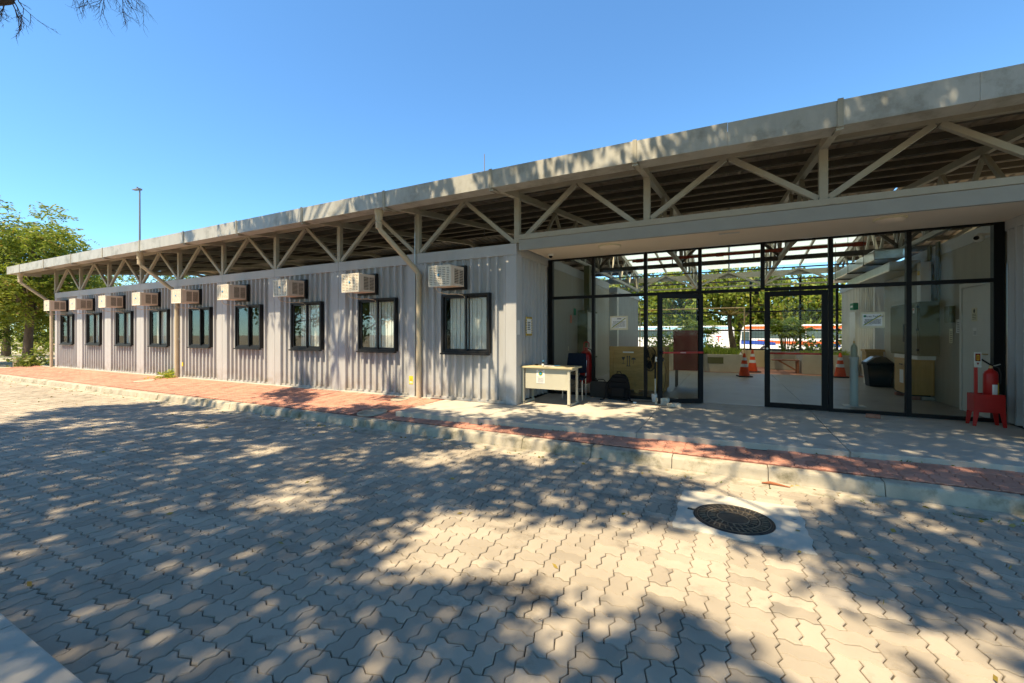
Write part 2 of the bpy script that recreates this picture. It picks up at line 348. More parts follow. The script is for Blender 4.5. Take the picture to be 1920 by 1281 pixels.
# kerb stones, gutter strip, opposite pavement
def extrude_x(prof, x0, x1): return MB().prism(prof, 'x', x0, x1)
kerb = tag(MB().box(-24, 10, -1.80, -1.72, -.33, -.16).build('kerb', m_kerb), kind='structure')
for i in range(34):
    x0 = -24 + i; dz = rnd.uniform(-.004, .004); dy = rnd.uniform(-.006, .006)
    extrude_x([(-1.70 + dy, -.33), (-1.875 + dy, -.33), (-1.865 + dy, -.272 + dz), (-1.835 + dy, -.15 + dz), (-1.825 + dy, -.133 + dz), (-1.805 + dy, -.124 + dz), (-1.70 + dy, -.118 + dz)], x0 + .003, x0 + .997).build('kerb_stone', m_kerb, kerb, bev=.006)
gut = tag(MB().box(-24, 10, -2.10, -1.868, -.335, -.277).build('gutter_strip', m_joint), kind='structure')
for i in range(17):
    x0 = -24 + 2 * i; MB().hexa([(x0 + .004, -2.105 + rnd.uniform(-.012, .012), -.33), (x0 + 1.996, -2.105 + rnd.uniform(-.012, .012), -.33), (x0 + 1.996, -1.87, -.33), (x0 + .004, -1.87, -.33), (x0 + .004, -2.105, -.267), (x0 + 1.996, -2.105, -.267), (x0 + 1.996, -1.87, -.257), (x0 + .004, -1.87, -.257)]).build('gutter_slab', m_kerb, gut, bev=.004)
near = tag(MB().box(-24, 10, -9.6, -6.53, -.34, -.17).build('near_pavement', m_joint), kind='structure')
for i in range(12):
    x0 = -22.9 + i * 2.9; MB().box(x0 + .004, x0 + 2.896, -9.55, -6.50, -.3, -.152).build('pavement_slab', m_conc, near, bev=.008)
# red pavement along the containers
SS = .062
side = tag(MB().hexa([(-24, -1.70, -.33), (9.6, -1.70, -.33), (9.6, .05, -.33), (-24, .05, -.33), (-24, -1.70, SS * -1.7 - .012), (9.6, -1.70, SS * -1.7 - .012), (9.6, .05, -.009), (-24, .05, -.009)]).build('red_pavement', m_redjoint), kind='structure')
def edgeY(x): return -1.40 + .06 * x
covers = [(-2.28, -1.42, .27), (-2.62, -.28, .2), (-12.2, -.8, .25)]
paving('red', -23.8, 9.6, -1.68, -.02, lambda x, y: SS * y, SS, m_redpaver, lambda x, y: y < -.03 and y > -1.66 and (x < -1.66 or y < edgeY(x) + .05) and all(math.hypot(x - a, y - b) > r + .03 for a, b, r in covers), side)
MB().box(-23.0, -2.0, -.05, .02, -.1, .012).build('mortar_strip', m_slab, side)
for k, (a, b, r) in enumerate(covers):
    o = MB().lathe([(r, -.06), (r, -.004), (r - .006, .002), (.02, .004)], (0, 0, 0), 28).build('inspection_cover', m_kerb, None, True); o.location = (a, b, SS * b + .006); o.rotation_euler.x = SS
    tag(o, ['round concrete cover in the red pavement near the kerb by the entrance platform', 'round concrete cover in the red pavement at the foot of the downpipe', 'round concrete cover in the red pavement far along the containers'][k], 'cover')
# entrance platform slabs and indoor floor
plat = tag(MB().hexa([(-1.62, edgeY(-1.62) + .03, -.33), (9.6, edgeY(9.6) + .03, -.33), (9.6, 1.6, -.33), (-1.62, 1.6, -.33), (-1.62, edgeY(-1.62) + .03, -.02), (9.6, edgeY(9.6) + .03, -.02), (9.6, 1.6, .02), (-1.62, 1.6, .02)]).build('entrance_platform', m_joint), kind='structure')
def zp(y): return .025 * y if y > 0 else .006 * y
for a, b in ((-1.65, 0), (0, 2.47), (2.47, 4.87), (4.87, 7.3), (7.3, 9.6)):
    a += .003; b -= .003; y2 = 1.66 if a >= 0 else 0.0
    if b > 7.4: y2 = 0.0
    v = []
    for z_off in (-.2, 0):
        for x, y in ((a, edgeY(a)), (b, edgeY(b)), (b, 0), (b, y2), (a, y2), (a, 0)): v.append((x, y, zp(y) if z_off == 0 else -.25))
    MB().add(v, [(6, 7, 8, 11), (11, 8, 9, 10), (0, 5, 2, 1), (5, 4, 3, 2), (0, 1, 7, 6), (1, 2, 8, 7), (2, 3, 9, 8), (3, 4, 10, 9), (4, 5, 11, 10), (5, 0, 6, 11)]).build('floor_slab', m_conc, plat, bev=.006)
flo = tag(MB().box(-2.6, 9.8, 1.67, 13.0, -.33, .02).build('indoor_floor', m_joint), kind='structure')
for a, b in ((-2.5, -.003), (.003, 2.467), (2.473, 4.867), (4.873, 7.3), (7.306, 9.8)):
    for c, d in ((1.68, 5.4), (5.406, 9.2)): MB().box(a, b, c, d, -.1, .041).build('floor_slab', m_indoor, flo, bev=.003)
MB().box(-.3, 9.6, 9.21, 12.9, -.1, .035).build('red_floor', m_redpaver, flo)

# ------------------------------------------------------------------ containers
W = 2.4; H = 3.10; PW = .235; PITCH = .192
def corr_profile(a, b, off=0.):
    """trapezoid rib profile along one axis: list of (pos, depth), depth 0 = proud, positive = recessed"""
    seg = [(0, 0), (.046, 0), (.062, .058), (.168, .058)]
    pts = []; k = math.floor((a - off) / PITCH) - 1
    while off + k * PITCH < b + PITCH:
        for p, d in seg: pts.append((off + k * PITCH + p, d))
        k += 1
    def at(x):
        for (p0, d0), (p1, d1) in zip(pts, pts[1:]):
            if p0 <= x <= p1: return d0 + (d1 - d0) * (x - p0) / (p1 - p0)
    return [(a, at(a))] + [p for p in pts if a + 1e-4 < p[0] < b - 1e-4] + [(b, at(b))]
def corr_y(mb, a, b, z0, z1, y, off=0.):            # sheet facing -y, ribs across x
    P = corr_profile(a, b, off); n = len(P)
    mb.add([(p, y + d, z0) for p, d in P] + [(p, y + d, z1) for p, d in P], [(i, i + 1, n + i + 1, n + i) for i in range(n - 1)])
def corr_x(mb, a, b, z0, z1, x, sgn, off=0.):       # sheet facing sgn*x, ribs across y
    P = corr_profile(a, b, off); n = len(P)
    mb.add([(x - sgn * d, p, z0) for p, d in P] + [(x - sgn * d, p, z1) for p, d in P], [(i, i + 1, n + i + 1, n + i) for i in range(n - 1)])
WX0, WX1, WZ0, WZ1 = .69, 1.80, .985, 2.165         # window opening in a module
ACX0, ACX1, ACZ0, ACZ1 = .71, 1.225, 2.30, 2.72
DEP = 7.1
def container(root, front=True, left=False, right=False, blind=1, liner=0):
    if front:
        p = MB(); y = .012
        corr_y(p, PW, WX0, .06, H - .20, y); corr_y(p, WX1, W - PW, .06, H - .20, y)
        corr_y(p, WX0, WX1, .06, WZ0, y); corr_y(p, WX0, WX1, WZ1, H - .20, y)
        p.build('corrugated_panel', m_cont, root)
        for x0 in (.003, W - PW): MB().box(x0, x0 + PW - .003, 0, .16, .0, H - .22).build('corner_post', m_trim, root, bev=.006)
        tr = MB().box(.003, W - .003, -.002, .16, H - .218, H).build('top_rail', m_trim, root, bev=.006)
        MB().box(PW, W - PW, .03, .14, 0, .062).build('bottom_rail', m_trim, root)
        for bx in (.06, .17, W - .17, W - .06): MB().lathe([(.012, 0), (.012, .008), (.006, .012)], n=8).build('bolt', m_metal, root, loc=(bx, -.001, H - .245)).rotation_euler = (R(90), 0, 0)
        wn = MB().frame(WX0 - .015, WX1 + .015, WZ0 - .01, WZ1 + .015, .045, -.035, .09).build('window', m_winfr, root, bev=.003)
        MB().box(WX0 - .03, WX1 + .03, -.075, .0, WZ0 - .045, WZ0 - .012).build('sill', m_winfr, wn, bev=.003)
        xm = (WX0 + WX1) / 2
        for k, (a, b, yy) in enumerate(((WX0 + .042, xm + .03, .012), (xm - .03, WX1 - .042, .05))):
            MB().frame(a, b, WZ0 + .035, WZ1 - .03, .038, yy - .018, yy + .018).build('sash', m_winfr, wn, bev=.002)
            MB().box(a + .034, b - .034, yy - .003, yy + .003, WZ0 + .069, WZ1 - .064).build('pane', m_glass, wn)
        if blind:
            for k, (a, b) in enumerate(((WX0 + .09, xm - .02), (xm + .02, WX1 - .03))):
                x0 = a + (.10 if (k == 0 and blind == 2) else 0)
                bl = MB(); n = 9
                for i in range(n):
                    c0 = x0 + (b - x0) * i / n; c1 = x0 + (b - x0) * (i + .9) / n; bl.box(c0, c1, .14 + .012 * (i % 2), .15 + .012 * (i % 2), WZ0 + .05, WZ1 - .03)
                bl.build('blind', m_blind, wn)
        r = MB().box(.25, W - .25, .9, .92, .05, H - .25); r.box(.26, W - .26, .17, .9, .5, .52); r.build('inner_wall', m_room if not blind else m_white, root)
    t = MB().box(.004, W - .004, .1, DEP, H - .06, H - .012)
    t.build('roof_sheet', m_trim, root)
    MB().box(PW, W - PW, DEP - .05, DEP, .05, H - .06).build('rear_panel', m_cont, root)
    for flag, x, sg in ((left, .0, -1), (right, W, 1)):
        if not flag:
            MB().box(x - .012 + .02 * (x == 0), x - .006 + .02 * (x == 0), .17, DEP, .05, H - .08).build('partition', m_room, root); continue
        p = MB(); y1 = 1.695 if liner else DEP - .2
        corr_x(p, PW, y1, .06, H - .20, x - sg * .012, sg)
        p.build('side_panel', m_cont, root)
        MB().box(min(x, x - sg * .12), max(x, x - sg * .12), .16, DEP, H - .218, H).build('side_rail', m_trim, root, bev=.005)
        MB().box(min(x - sg * .002, x - sg * .12), max(x - sg * .002, x - sg * .12), .16, PW, 0, H - .22).build('side_post', m_trim, root)
        if liner: MB().box(min(x - sg * .004, x - sg * .06), max(x - sg * .004, x - sg * .06), 1.70, DEP, .042, H - .22).build('liner_panel', m_liner, root)
ORD = ['first', 'second', 'third', 'fourth', 'fifth', 'sixth', 'seventh', 'eighth', 'ninth']
for k in range(9):
    root = thing('container_module', '%s grey corrugated container from the entrance corner, with one black window' % ORD[k], 'container', (-W * (k + 1), 0, 0), 0, 'container modules along the pavement')
    container(root, True, k == 8, k == 0, {3: 0, 4: 0, 0: 1, 1: 2, 2: 2, 6: 2}.get(k, 1), 1 if k == 0 else 0)
XR = 7.25
root = thing('container_module', 'grey container at the right edge of the picture, beside the fire extinguisher', 'container', (XR, 0, 0)); container(root, True, True, False, 1, 1)
for nm, x, lab in ((0, -2.4, 'grey container block at the back left of the lobby, beyond the crate'), (1, 7.35, 'sunlit white container block at the back right of the lobby, behind the bin')):
    root = thing('rear_container', lab, 'container', (x, 8.3, 0)); sg = 1 if nm == 0 else -1; xe = W if nm == 0 else 0
    p = MB(); corr_x(p, .2, 4.2, .05, 2.9, xe - sg * .01, sg); p.build('side_panel', m_cont if nm == 0 else m_white, root)
    MB().box(0, W, .0, 4.3, 2.9, H - .02).build('top_rail', m_trim, root)
    MB().box(min(xe, xe - sg * .14), max(xe, xe - sg * .14), 0, .2, 0, 2.9).build('corner_post', m_white, root, bev=.005)
    MB().box(.1, W - .1, .02, .06, .0, 2.9).build('end_panel', m_white, root)
    if nm: 
        d = MB().box(-.03, .02, 2.0, 2.75, .04, 2.1).build('door', m_white, root, bev=.004); MB().box(-.06, -.03, 2.1, 2.14, 1.0, 1.1).build('handle', m_metal, d)
# door and skirting on the right inner wall
dr = thing('service_door', 'pale service door with paper notices inside the glass at the far right', 'door', (XR, 2.35, .042))
MB().box(-.03, .0, -.45, .45, 0, 2.1).build('door_leaf', m_white, dr, bev=.003)
fr = MB(); fr.box(-.045, .0, -.53, -.455, 0, 2.18); fr.box(-.045, .0, .455, .53, 0, 2.18); fr.box(-.045, .0, -.455, .455, 2.105, 2.18); fr.build('door_frame', m_white, dr, bev=.004)
MB().tube([(-.03, -.36, 1.0), (-.08, -.36, 1.0), (-.08, -.28, 1.0)], .01, 8).build('handle', m_copper, dr, True)

# ------------------------------------------------------------------ air conditioners
def ac_unit(root):
    x0, x1, z0, z1, y0, y1 = ACX0, ACX1, ACZ0, ACZ1, -.50, .0
    sh = MB()
    sh.hexa([(x0, y0 + .02, z0), (x1, y0 + .02, z0), (x1, y1, z0 + .02), (x0, y1, z0 + .02), (x0, y0 + .02, z1 - .02), (x1, y0 + .02, z1 - .02), (x1, y1, z1), (x0, y1, z1)])
    c = sh.build('case', m_ac, root, bev=.008)
    MB().box(x0 - .035, x1 + .035, -.03, .05, z0 - .03, z1 + .035).build('wall_frame', m_winfr, root, bev=.004)
    g = MB().frame(x0 - .004, x1 + .004, z0 - .006, z1 - .014, .022, y0 - .012, y0 + .03)
    nb = 11
    for i in range(nb):
        z = z0 + .03 + (z1 - z0 - .08) * i / (nb - 1); g.box(x0 + .018, x1 - .018, y0 - .006, y0 + .018, z - .0115, z + .0115)
    for i in range(1, 5):
        x = x0 + (x1 - x0) * i / 5; g.box(x - .010, x + .010, y0 - .009, y0 + .018, z0 + .01, z1 - .03)
    g.build('grille', m_acf, root, bev=.002)
    MB().box(x0 + .02, x1 - .02, y0 + .008, y0 + .019, z0 + .016, z1 - .036).build('coil', m_acd, root)
    xm = (x0 + x1) / 2; MB().lathe([(.024, 0), (.024, .006), (.02, .009)], n=16).build('badge', m_blue, root, loc=(xm - .02, y0 - .01, (z0 + z1) / 2 + .01)).rotation_euler = (R(90), 0, 0)
    for s, x in ((1, x1), (-1, x0)):
        for a, b in ((-.36, -.22), (-.19, -.06)):
            v = MB().box(min(x, x + s * .003), max(x, x + s * .003), a, b, z0 + .06, z1 - .07).build('side_vent', m_acd, root)
            l = MB()
            for i in range(9): l.box(min(x + s * .003, x + s * .006), max(x + s * .003, x + s * .006), a + .004, b - .004, z0 + .075 + i * .032, z0 + .085 + i * .032)
            l.build('louvre', m_ac, v)
    pts = [(xm - .1, y0 + .03, z0 + .01), (xm - .1, y0 + .02, z0 - .05), (xm - .06, y0 + .05, z0 - .11), (xm + .05, y0 + .2, z0 - .14), (xm + .16, y0 + .36, z0 - .13), (xm + .25, -.02, z0 - .15), (xm + .26, -.005, z0 - .2)]
    MB().tube(pts, .009, 6).build('drain_hose', m_hose, root, True)
AC0 = thing('air_conditioner', '', 'air conditioner', (-W, 0, 0), 0, 'window air conditioners on the container wall'); ac_unit(AC0)
for k in range(9):
    o = AC0 if k == 0 else copy_tree(AC0); o.location = (-W * (k + 1) + (rnd.uniform(-.02, .02) if k else 0), 0, rnd.uniform(-.015, .015) if k else 0); o.rotation_euler.y = rnd.uniform(-.006, .006) if k else 0
    o['label'] = 'beige air conditioner with white grille on the %s container from the entrance' % ORD[k]

# ------------------------------------------------------------------ steel roof
RS = .115; RID = 5.8; YB = 12.5
def zr(y): return 3.95 + RS * y if y <= RID else 3.95 + RS * RID - RS * (y - RID)
XL, XRR = -23.0, 12.0
roof = thing('steel_roof', 'long low steel roof with pale gutter fascia over the containers and entrance', 'roof', (-5, 0, 3.1)); RO = Vector((-5, 0, 3.1))
def rb(mb, name, mat, parent=None, bev=0, smooth=False):
    mb.v = [(a - RO.x, b - RO.y, c - RO.z) for a, b, c in mb.v]; return mb.build(name, mat, parent or roof, smooth, bev)
xs = [XL, -21.6] + [-21.6 + 1.2 * i for i in range(1, 29)]
for i, (a, b) in enumerate(zip(xs, xs[1:])):
    dz = rnd.uniform(-.004, .004)
    m = MB(); m.prism([(-1.0, 3.845 + dz), (-1.0, 4.15 + dz), (-.97, 4.155 + dz), (-.93, 4.15 + dz), (-.985, 4.13 + dz), (-.985, 3.86 + dz), (-.72, 3.86 + dz), (-.72, 4.09 + dz), (-.705, 4.09 + dz), (-.705, 3.845 + dz)], 'x', a + .0015, b - .0015)
    rb(m, 'gutter_panel', m_fascia)
rb(MB().box(XL - .012, XL, -1.0, .0, 3.845, 4.16), 'gutter_end', m_fascia)
bx = [-21.6 + 2.4 * i for i in range(14)]
for x in bx:
    m = MB(); m.box(x - .03, x + .03, -1.012, -1.001, 3.83, 4.165); m.box(x - .03, x + .03, -1.0, -.70, 3.832, 3.844); rb(m, 'cover_strip', m_steel, bev=.002)
def sloped(m, x0, x1, ya, yb, za, zb, h): return m.hexa([(x0, ya, za), (x1, ya, za), (x1, yb, zb), (x0, yb, zb), (x0, ya, za + h), (x1, ya, za + h), (x1, yb, zb + h), (x0, yb, zb + h)])
for x in bx + [-22.7]:
    rb(sloped(MB(), x - .045, x + .045, -.70, RID, zr(-.70), zr(RID), .12), 'rafter', m_steel)
    rb(sloped(MB(), x - .044, x + .044, RID, YB, zr(RID), zr(YB), .12), 'rafter', m_steel)
    if x > -22: rb(MB().hexa([(x - .04, -.98, 3.80), (x + .04, -.98, 3.80), (x + .04, -.69, zr(-.69)), (x - .04, -.69, zr(-.69)), (x - .04, -.98, 3.83), (x + .04, -.98, 3.83), (x + .04, -.69, 3.842), (x - .04, -.69, 3.842)]), 'bracket', m_steel)
yy = -.55
while yy < RID - .3:
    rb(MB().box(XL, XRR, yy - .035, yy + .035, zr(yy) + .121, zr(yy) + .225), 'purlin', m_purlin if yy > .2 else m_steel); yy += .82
for yy in (6.6, 7.5, 8.4, 9.3, 10.2, 11.1, 12.0):
    rb(MB().box(XL, -.2, yy - .035, yy + .035, zr(yy) + .121, zr(yy) + .235), 'purlin', m_purlin); rb(MB().box(7.4, XRR, yy - .035, yy + .035, zr(yy) + .121, zr(yy) + .235), 'purlin', m_purlin)
def deck(x0, x1, ya, yb, name):
    m = MB(); p = .22; n = int((x1 - x0) / p); prof = []
    for i in range(n): prof += [(x0 + i * p, .0), (x0 + i * p + .14, .0), (x0 + i * p + .16, .035), (x0 + i * p + .20, .035)]
    prof.append((x0 + n * p, 0)); k = len(prof); za, zb = zr(ya) + .24, zr(yb) + .24
    m.add([(x, ya, za + d) for x, d in prof] + [(x, yb, zb + d) for x, d in prof] , [(i, i + 1, k + i + 1, k + i) for i in range(k - 1)])
    rb(m, name, m_under)
deck(XL, XRR, -.72, RID, 'roof_sheet'); deck(-.1, 7.3, RID, 6.7, 'roof_sheet'); deck(XL, -.1, RID, YB, 'roof_sheet'); deck(7.2, XRR, RID, YB, 'roof_sheet')
for i in range(6):
    a = -.05 + i * 1.225; sl = MB(); sloped(sl, a + .03, a + 1.2, 6.6, YB, zr(6.6) + .25, zr(YB) + .25, .012); rb(sl, 'glazing_panel', m_poly)
    rb(sloped(MB(), a - .025, a + .025, RID, YB, zr(RID) + .17, zr(YB) + .17, .09), 'glazing_bar', m_steel)
for yy in (7.8, 9.9): rb(MB().box(-.1, 7.3, yy - .03, yy + .03, zr(yy) + .12, zr(yy) + .18), 'glazing_purlin', m_steel)
# facade truss
for i, x in enumerate(bx):
    zb = H if x < .1 else 3.25
    rb(MB().box(x - .052, x + .052, .0, .10, zb, 3.955), 'truss_post', m_steel, bev=.004)
    if x <= .1: rb(MB().box(x - .13, x + .08, -.01, .15, H + .001, H + .012), 'base_plate', m_steel)
    if i < len(bx) - 1:
        for s, xa in ((1, x + .06), (-1, x + W - .06)): rb(MB().bar((xa, .05, zb + .02), (x + W / 2 - s * .03, .05, 4.05), .075, .078), 'truss_diagonal', m_steel, bev=.004)
rb(MB().box(XL, XRR, .01, .09, 4.05, 4.115), 'top_chord', m_steel)
rb(MB().box(.055, XRR, -.02, .10, 3.155, 3.25), 'bottom_chord', m_steel, bev=.004)
# inner trusses across the lobby
for x in (.0, 2.4, 4.8, 7.2):
    rb(MB().box(x - .045, x + .045, 1.2, 12.3, 3.28, 3.37), 'truss_chord', m_steel)
    ys = [1.3, 2.8, 4.3, 5.8, 7.3, 8.8, 10.3, 11.8]
    for a, b in zip(ys, ys[1:]):
        rb(MB().bar((x, a, 3.37), (x, (a + b) / 2, zr((a + b) / 2)), .06, .06, (1, 0, 0)), 'truss_web', m_steel); rb(MB().bar((x, b, 3.37), (x, (a + b) / 2, zr((a + b) / 2)), .06, .06, (1, 0, 0)), 'truss_web', m_steel)
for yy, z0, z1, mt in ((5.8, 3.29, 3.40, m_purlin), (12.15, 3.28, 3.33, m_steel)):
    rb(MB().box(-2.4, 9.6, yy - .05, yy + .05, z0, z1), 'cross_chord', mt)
    for x in (-2.4, 0, 2.4, 4.8, 7.2):
        for s, xa in ((1, x), (-1, x + 2.4)): rb(MB().bar((xa, yy, z1), (x + 1.2, yy, zr(yy)), .07, .07), 'cross_web', mt)
        rb(MB().box(x + 2.36, x + 2.44, yy - .04, yy + .04, z1, zr(yy)), 'cross_post', mt)
rb(MB().box(-2.4, 9.6, 12.2, 12.32, 3.66, 3.86), 'rear_beam', m_steel)
tl = thing('entrance_ceiling', 'pinkish plaster soffit with grey edge beam above the entrance', 'ceiling', (3.6, 0, 2.95))
MB().box(-3.52, 3.65, .06, 1.6, .07, .15).build('soffit', m_plaster, tl)
MB().box(-3.55, 6.0, .0, .06, .005, .2).build('edge_beam', m_beam, tl)
# downpipes
def downpipe(x, label):
    t = thing('downpipe', label, 'drainpipe', (x, -.06, 0))
    # gutter outlet, swan-neck, vertical pipe on the wall
    xo = -.36
    MB().lathe([(.075, -.16), (.075, -.02), (.09, 0), (.09, .05)], (xo, -.80, 3.80), 16).build('outlet', m_pipe, t, True)
    MB().tube([(xo, -.80, 3.66), (xo, -.80, 3.52), (xo + .02, -.76, 3.44), (xo + .05, -.70, 3.38), (-.04, -.06, 2.74), (0, -.01, 2.66), (0, 0, 2.58)], .055, 14).build('swan_neck', m_pipe, t, True)
    e = MB()
    for i in range(4): e.lathe([(.064, -.016), (.07, 0), (.064, .016)], (xo, -.80, 3.60 - i * .036), 14)
    e.build('flexible_joint', m_pipe, t, True)
    MB().lathe([(.055, 0), (.055, 2.62)], (0, 0, -.01), 16).build('pipe', m_pipe, t, True)
    MB().lathe([(.064, -.05), (.067, 0), (.064, .05)], (0, 0, 2.60), 16).build('collar', m_pipe, t, True)
    MB().box(-.068, .068, -.0, .06, 1.2, 1.23).build('clip', m_metal, t)
downpipe(-2.30, 'beige drainpipe between the first and second containers, near the yellow sticker')
downpipe(-11.95, 'beige drainpipe between the fifth and sixth containers, beside a small weed')
downpipe(-21.72, 'beige drainpipe at the far left corner of the building')
cb = MB(); cb.tube([(-2.44, -.02, 3.9), (-2.44, -.02, 3.1), (-2.44, -.015, .0)], .012, 6); tag(cb.build('cable_conduit', m_metal, None, True), 'thin metal conduit running down beside the nearest drainpipe', 'conduit')

# ------------------------------------------------------------------ glazed entrance
YG = 1.60; FZ = .042; ZT = 3.02; ZM = 2.165
mull = [1.03, 2.11, 3.12, 4.16, 5.16, 6.17]
sf = thing('glass_entrance', 'black framed glass entrance wall with an open double door', 'glass wall', (3.6, YG, FZ)); SO = Vector((3.6, YG, FZ))
def sb(mb, name, mat, parent=None, bev=.003):
    mb.v = [(a - SO.x, b - SO.y, c - SO.z) for a, b, c in mb.v]; return mb.build(name, mat, parent or sf, False, bev)
sb(MB().box(.002, .11, YG, YG + .10, FZ, ZT), 'end_column', m_black); sb(MB().box(7.13, XR - .002, YG, YG + .10, FZ, ZT), 'end_column', m_black)
sb(MB().box(.11, 7.13, YG, YG + .08, ZT - .03, ZT), 'head_rail', m_black)
for x in mull:
    lo = FZ if x not in (4.16,) else ZM
    sb(MB().box(x - .032, x + .032, YG - .005, YG + .09, lo, ZT - .03), 'mullion', m_black)
px = [.11] + mull + [7.13]
for i, (a, b) in enumerate(zip(px, px[1:])):
    a2 = a + (.032 if i else 0); b2 = b - (.032 if i < 6 else 0)
    sb(MB().box(a2, b2, YG, YG + .08, ZM - .03, ZM + .03), 'transom', m_black)
    sb(MB().box(a2, b2, YG + .035, YG + .043, ZM + .03, ZT - .03), 'pane', m_glassL, bev=0)
    if i not in (3, 4):
        sb(MB().box(a2, b2, YG, YG + .08, FZ, FZ + .055), 'sill_rail', m_black)
        sb(MB().box(a2, b2, YG + .035, YG + .043, FZ + .055, ZM - .03), 'pane', m_glassL, bev=0)
def door_leaf(hx, hy, ang, wd, sgn):
    """hinge at local origin, leaf along +x of its own frame"""
    d = MB(); h0, h1, s = .01, ZM - .045 - FZ, .085
    d.frame(.0, wd, h0, h1, s, -.025, .025); o = d.build('door_leaf', m_black, sf, False, .003)
    o.location = (hx - SO.x, hy - SO.y, 0); o.rotation_euler.z = ang
    MB().box(s - .005, wd - s + .005, -.004, .004, h0 + s - .005, h1 - s + .005).build('pane', m_glassL, o)
    MB().box(.03, wd - .06, sgn * .075 - .012, sgn * .075 + .012, .955, .99).build('push_bar', m_red, o, bev=.003)
    for x in (.05, wd - .06): MB().box(x - .02, x + .02, min(sgn * .025, sgn * .085), max(sgn * .025, sgn * .085), .945, 1.0).build('bar_bracket', m_black, o)
    MB().lathe([(.018, 0), (.018, .03)], n=10).build('lock', m_metal, o, loc=(wd - .04, -.04 if sgn > 0 else .03, 1.06)).rotation_euler = (R(90), 0, 0)
    return o
dl = door_leaf(3.17, 1.585, R(180 + 34), .90, 1)
text('bar_lettering', 'EMPURRE', .026, m_reflect, dl, (.44, .0885, .972), (R(90), 0, R(180)))
dR = door_leaf(5.12, 1.625, R(180 - .5), .93, -1)
sb(MB().box(4.03, 4.10, YG + .0, YG + .02, ZM - .09, ZM - .032), 'door_closer', m_black)

# ------------------------------------------------------------------ things on the platform and behind the glass
def ceiling_round(x, y, r, lab):
    t = thing('ceiling_lamp', lab, 'lamp', (x, y, 3.02)); MB().lathe([(r, 0), (r, -.02), (r - .012, -.03)], n=28).build('rim', m_cream, t, True); MB().lathe([(r - .014, -.028), (r * .8, -.045), (r * .4, -.055), (.01, -.058)], n=28).build('diffuser', m_plaster, t, True)
ceiling_round(1.62, .67, .21, 'round pale ceiling lamp above the desk side of the entrance'); ceiling_round(5.68, .62, .19, 'round pale ceiling lamp above the right leaf of the doors')
t = thing('ceiling_panel_lamp', 'flat rectangular ceiling lamp in the middle of the entrance soffit', 'lamp', (3.62, .57, 3.02)); MB().frame(-.16, .16, -.05, .05, .01, -.006, .0).build('frame', m_white, t).rotation_euler = (R(-90), 0, 0); MB().box(-.15, .15, -.04, .04, -.005, -.001).build('diffuser', m_white, t)
t = thing('dome_camera', 'small white dome camera with dark bubble under the soffit near the left corner', 'camera', (.33, .93, 3.02)); MB().lathe([(.06, 0), (.06, -.03), (.045, -.045)], n=16).build('housing', m_poster, t, True); MB().ball((0, 0, -.045), .042, 12, 8).build('bubble', m_black, t, True)
t = thing('bullet_camera', 'white ball camera with dark lens on the inner wall at the upper right', 'camera', (7.1, 1.95, 2.86)); MB().ball((0, 0, 0), .065, 12, 8).build('housing', m_poster, t, True); MB().lathe([(.035, 0), (.03, .04)], n=12).build('lens', m_black, t, True, loc=(-.03, -.03, 0)).rotation_euler = (R(100), 0, R(-40)); MB().box(-.02, .145, -.02, .02, .03, .07).build('bracket', m_poster, t)

# desk with papers
t = thing('desk', 'beige steel desk with a wooden top in front of the container corner', 'desk', (.50, .42, .01))
MB().box(-.50, .55, -.24, .36, .695, .73).build('desk_top', m_desktop, t, bev=.006)
MB().box(-.42, .46, -.185, -.17, .30, .69).build('front_panel', m_desk, t, bev=.003)
for x in (-.47, .47):
    l = MB(); l.box(x - .025, x + .025, -.21, -.16, .02, .695); l.box(x - .02, x + .02, -.16, .30, .65, .69); l.box(x - .02, x + .02, .26, .30, .04, .65); l.box(x - .025, x + .025, -.21, .32, .0, .045); l.build('leg_frame', m_desk, t, bev=.004)
n = tag(MB().box(-.085, .085, -.002, 0, -.13, .13).build('desk_notice', m_poster, None, loc=(.40, .2325, .55)), 'white notice with a round emblem taped to the front of the desk', 'notice')
MB().lathe([(.045, 0), (.045, .001), (.034, .0012)], n=20).build('emblem_ring', m_yel, n, loc=(0, -.0022, .055)).rotation_euler = (R(90), 0, 0)
MB().lathe([(.034, 0), (.034, .001)], n=20).build('emblem_field', m_green, n, loc=(0, -.0034, .055)).rotation_euler = (R(90), 0, 0)
MB().lathe([(.020, 0), (.020, .001)], n=20).build('emblem_star', m_blue, n, loc=(0, -.0046, .055)).rotation_euler = (R(90), 0, 0)
MB().box(-.075, .075, -.0032, -.0022, -.012, -.007).build('stripe', m_yel, n)
def lines(parent, x0, x1, z0, z1, k, y, mat=m_ink, hgt=.004):
    m = MB(); rr = random.Random(k)
    for i in range(k):
        z = z1 - (z1 - z0) * i / max(1, k - 1); x = x0 + rr.uniform(0, .06) * (x1 - x0)
        while x < x1:
            l = rr.uniform(.05, .16) * (x1 - x0); m.box(x, min(x + l, x1), y - .0008, y, z - hgt, z + hgt); x += l + .025 * (x1 - x0)
    return m.build('print_lines', mat, parent)
lines(n, -.065, .065, -.11, -.03, 6, -.0022, hgt=.003); lines(n, -.05, .05, .108, .112, 1, -.0022)
t = thing('sanitizer_bottle', 'small dark bottle with a white label and blue pump on the desk', 'bottle', (.42, .30, .741)); MB().lathe([(.02, 0), (.022, .004), (.022, .06), (.012, .075), (.012, .085)], n=14).build('body', m_bin, t, True); MB().lathe([(.0225, .012), (.0225, .05)], n=14).build('label', m_poster, t, True); p = MB(); p.lathe([(.006, .085), (.006, .105)], n=8); p.box(-.006, .035, -.006, .006, .1, .112); p.build('pump', m_blue, t)
tag(MB().box(-.11, .13, -.07, .08, 0, .008).build('paper_stack', m_poster, None, loc=(.52, .37, .741)), 'white papers lying on the desk top', 'papers')
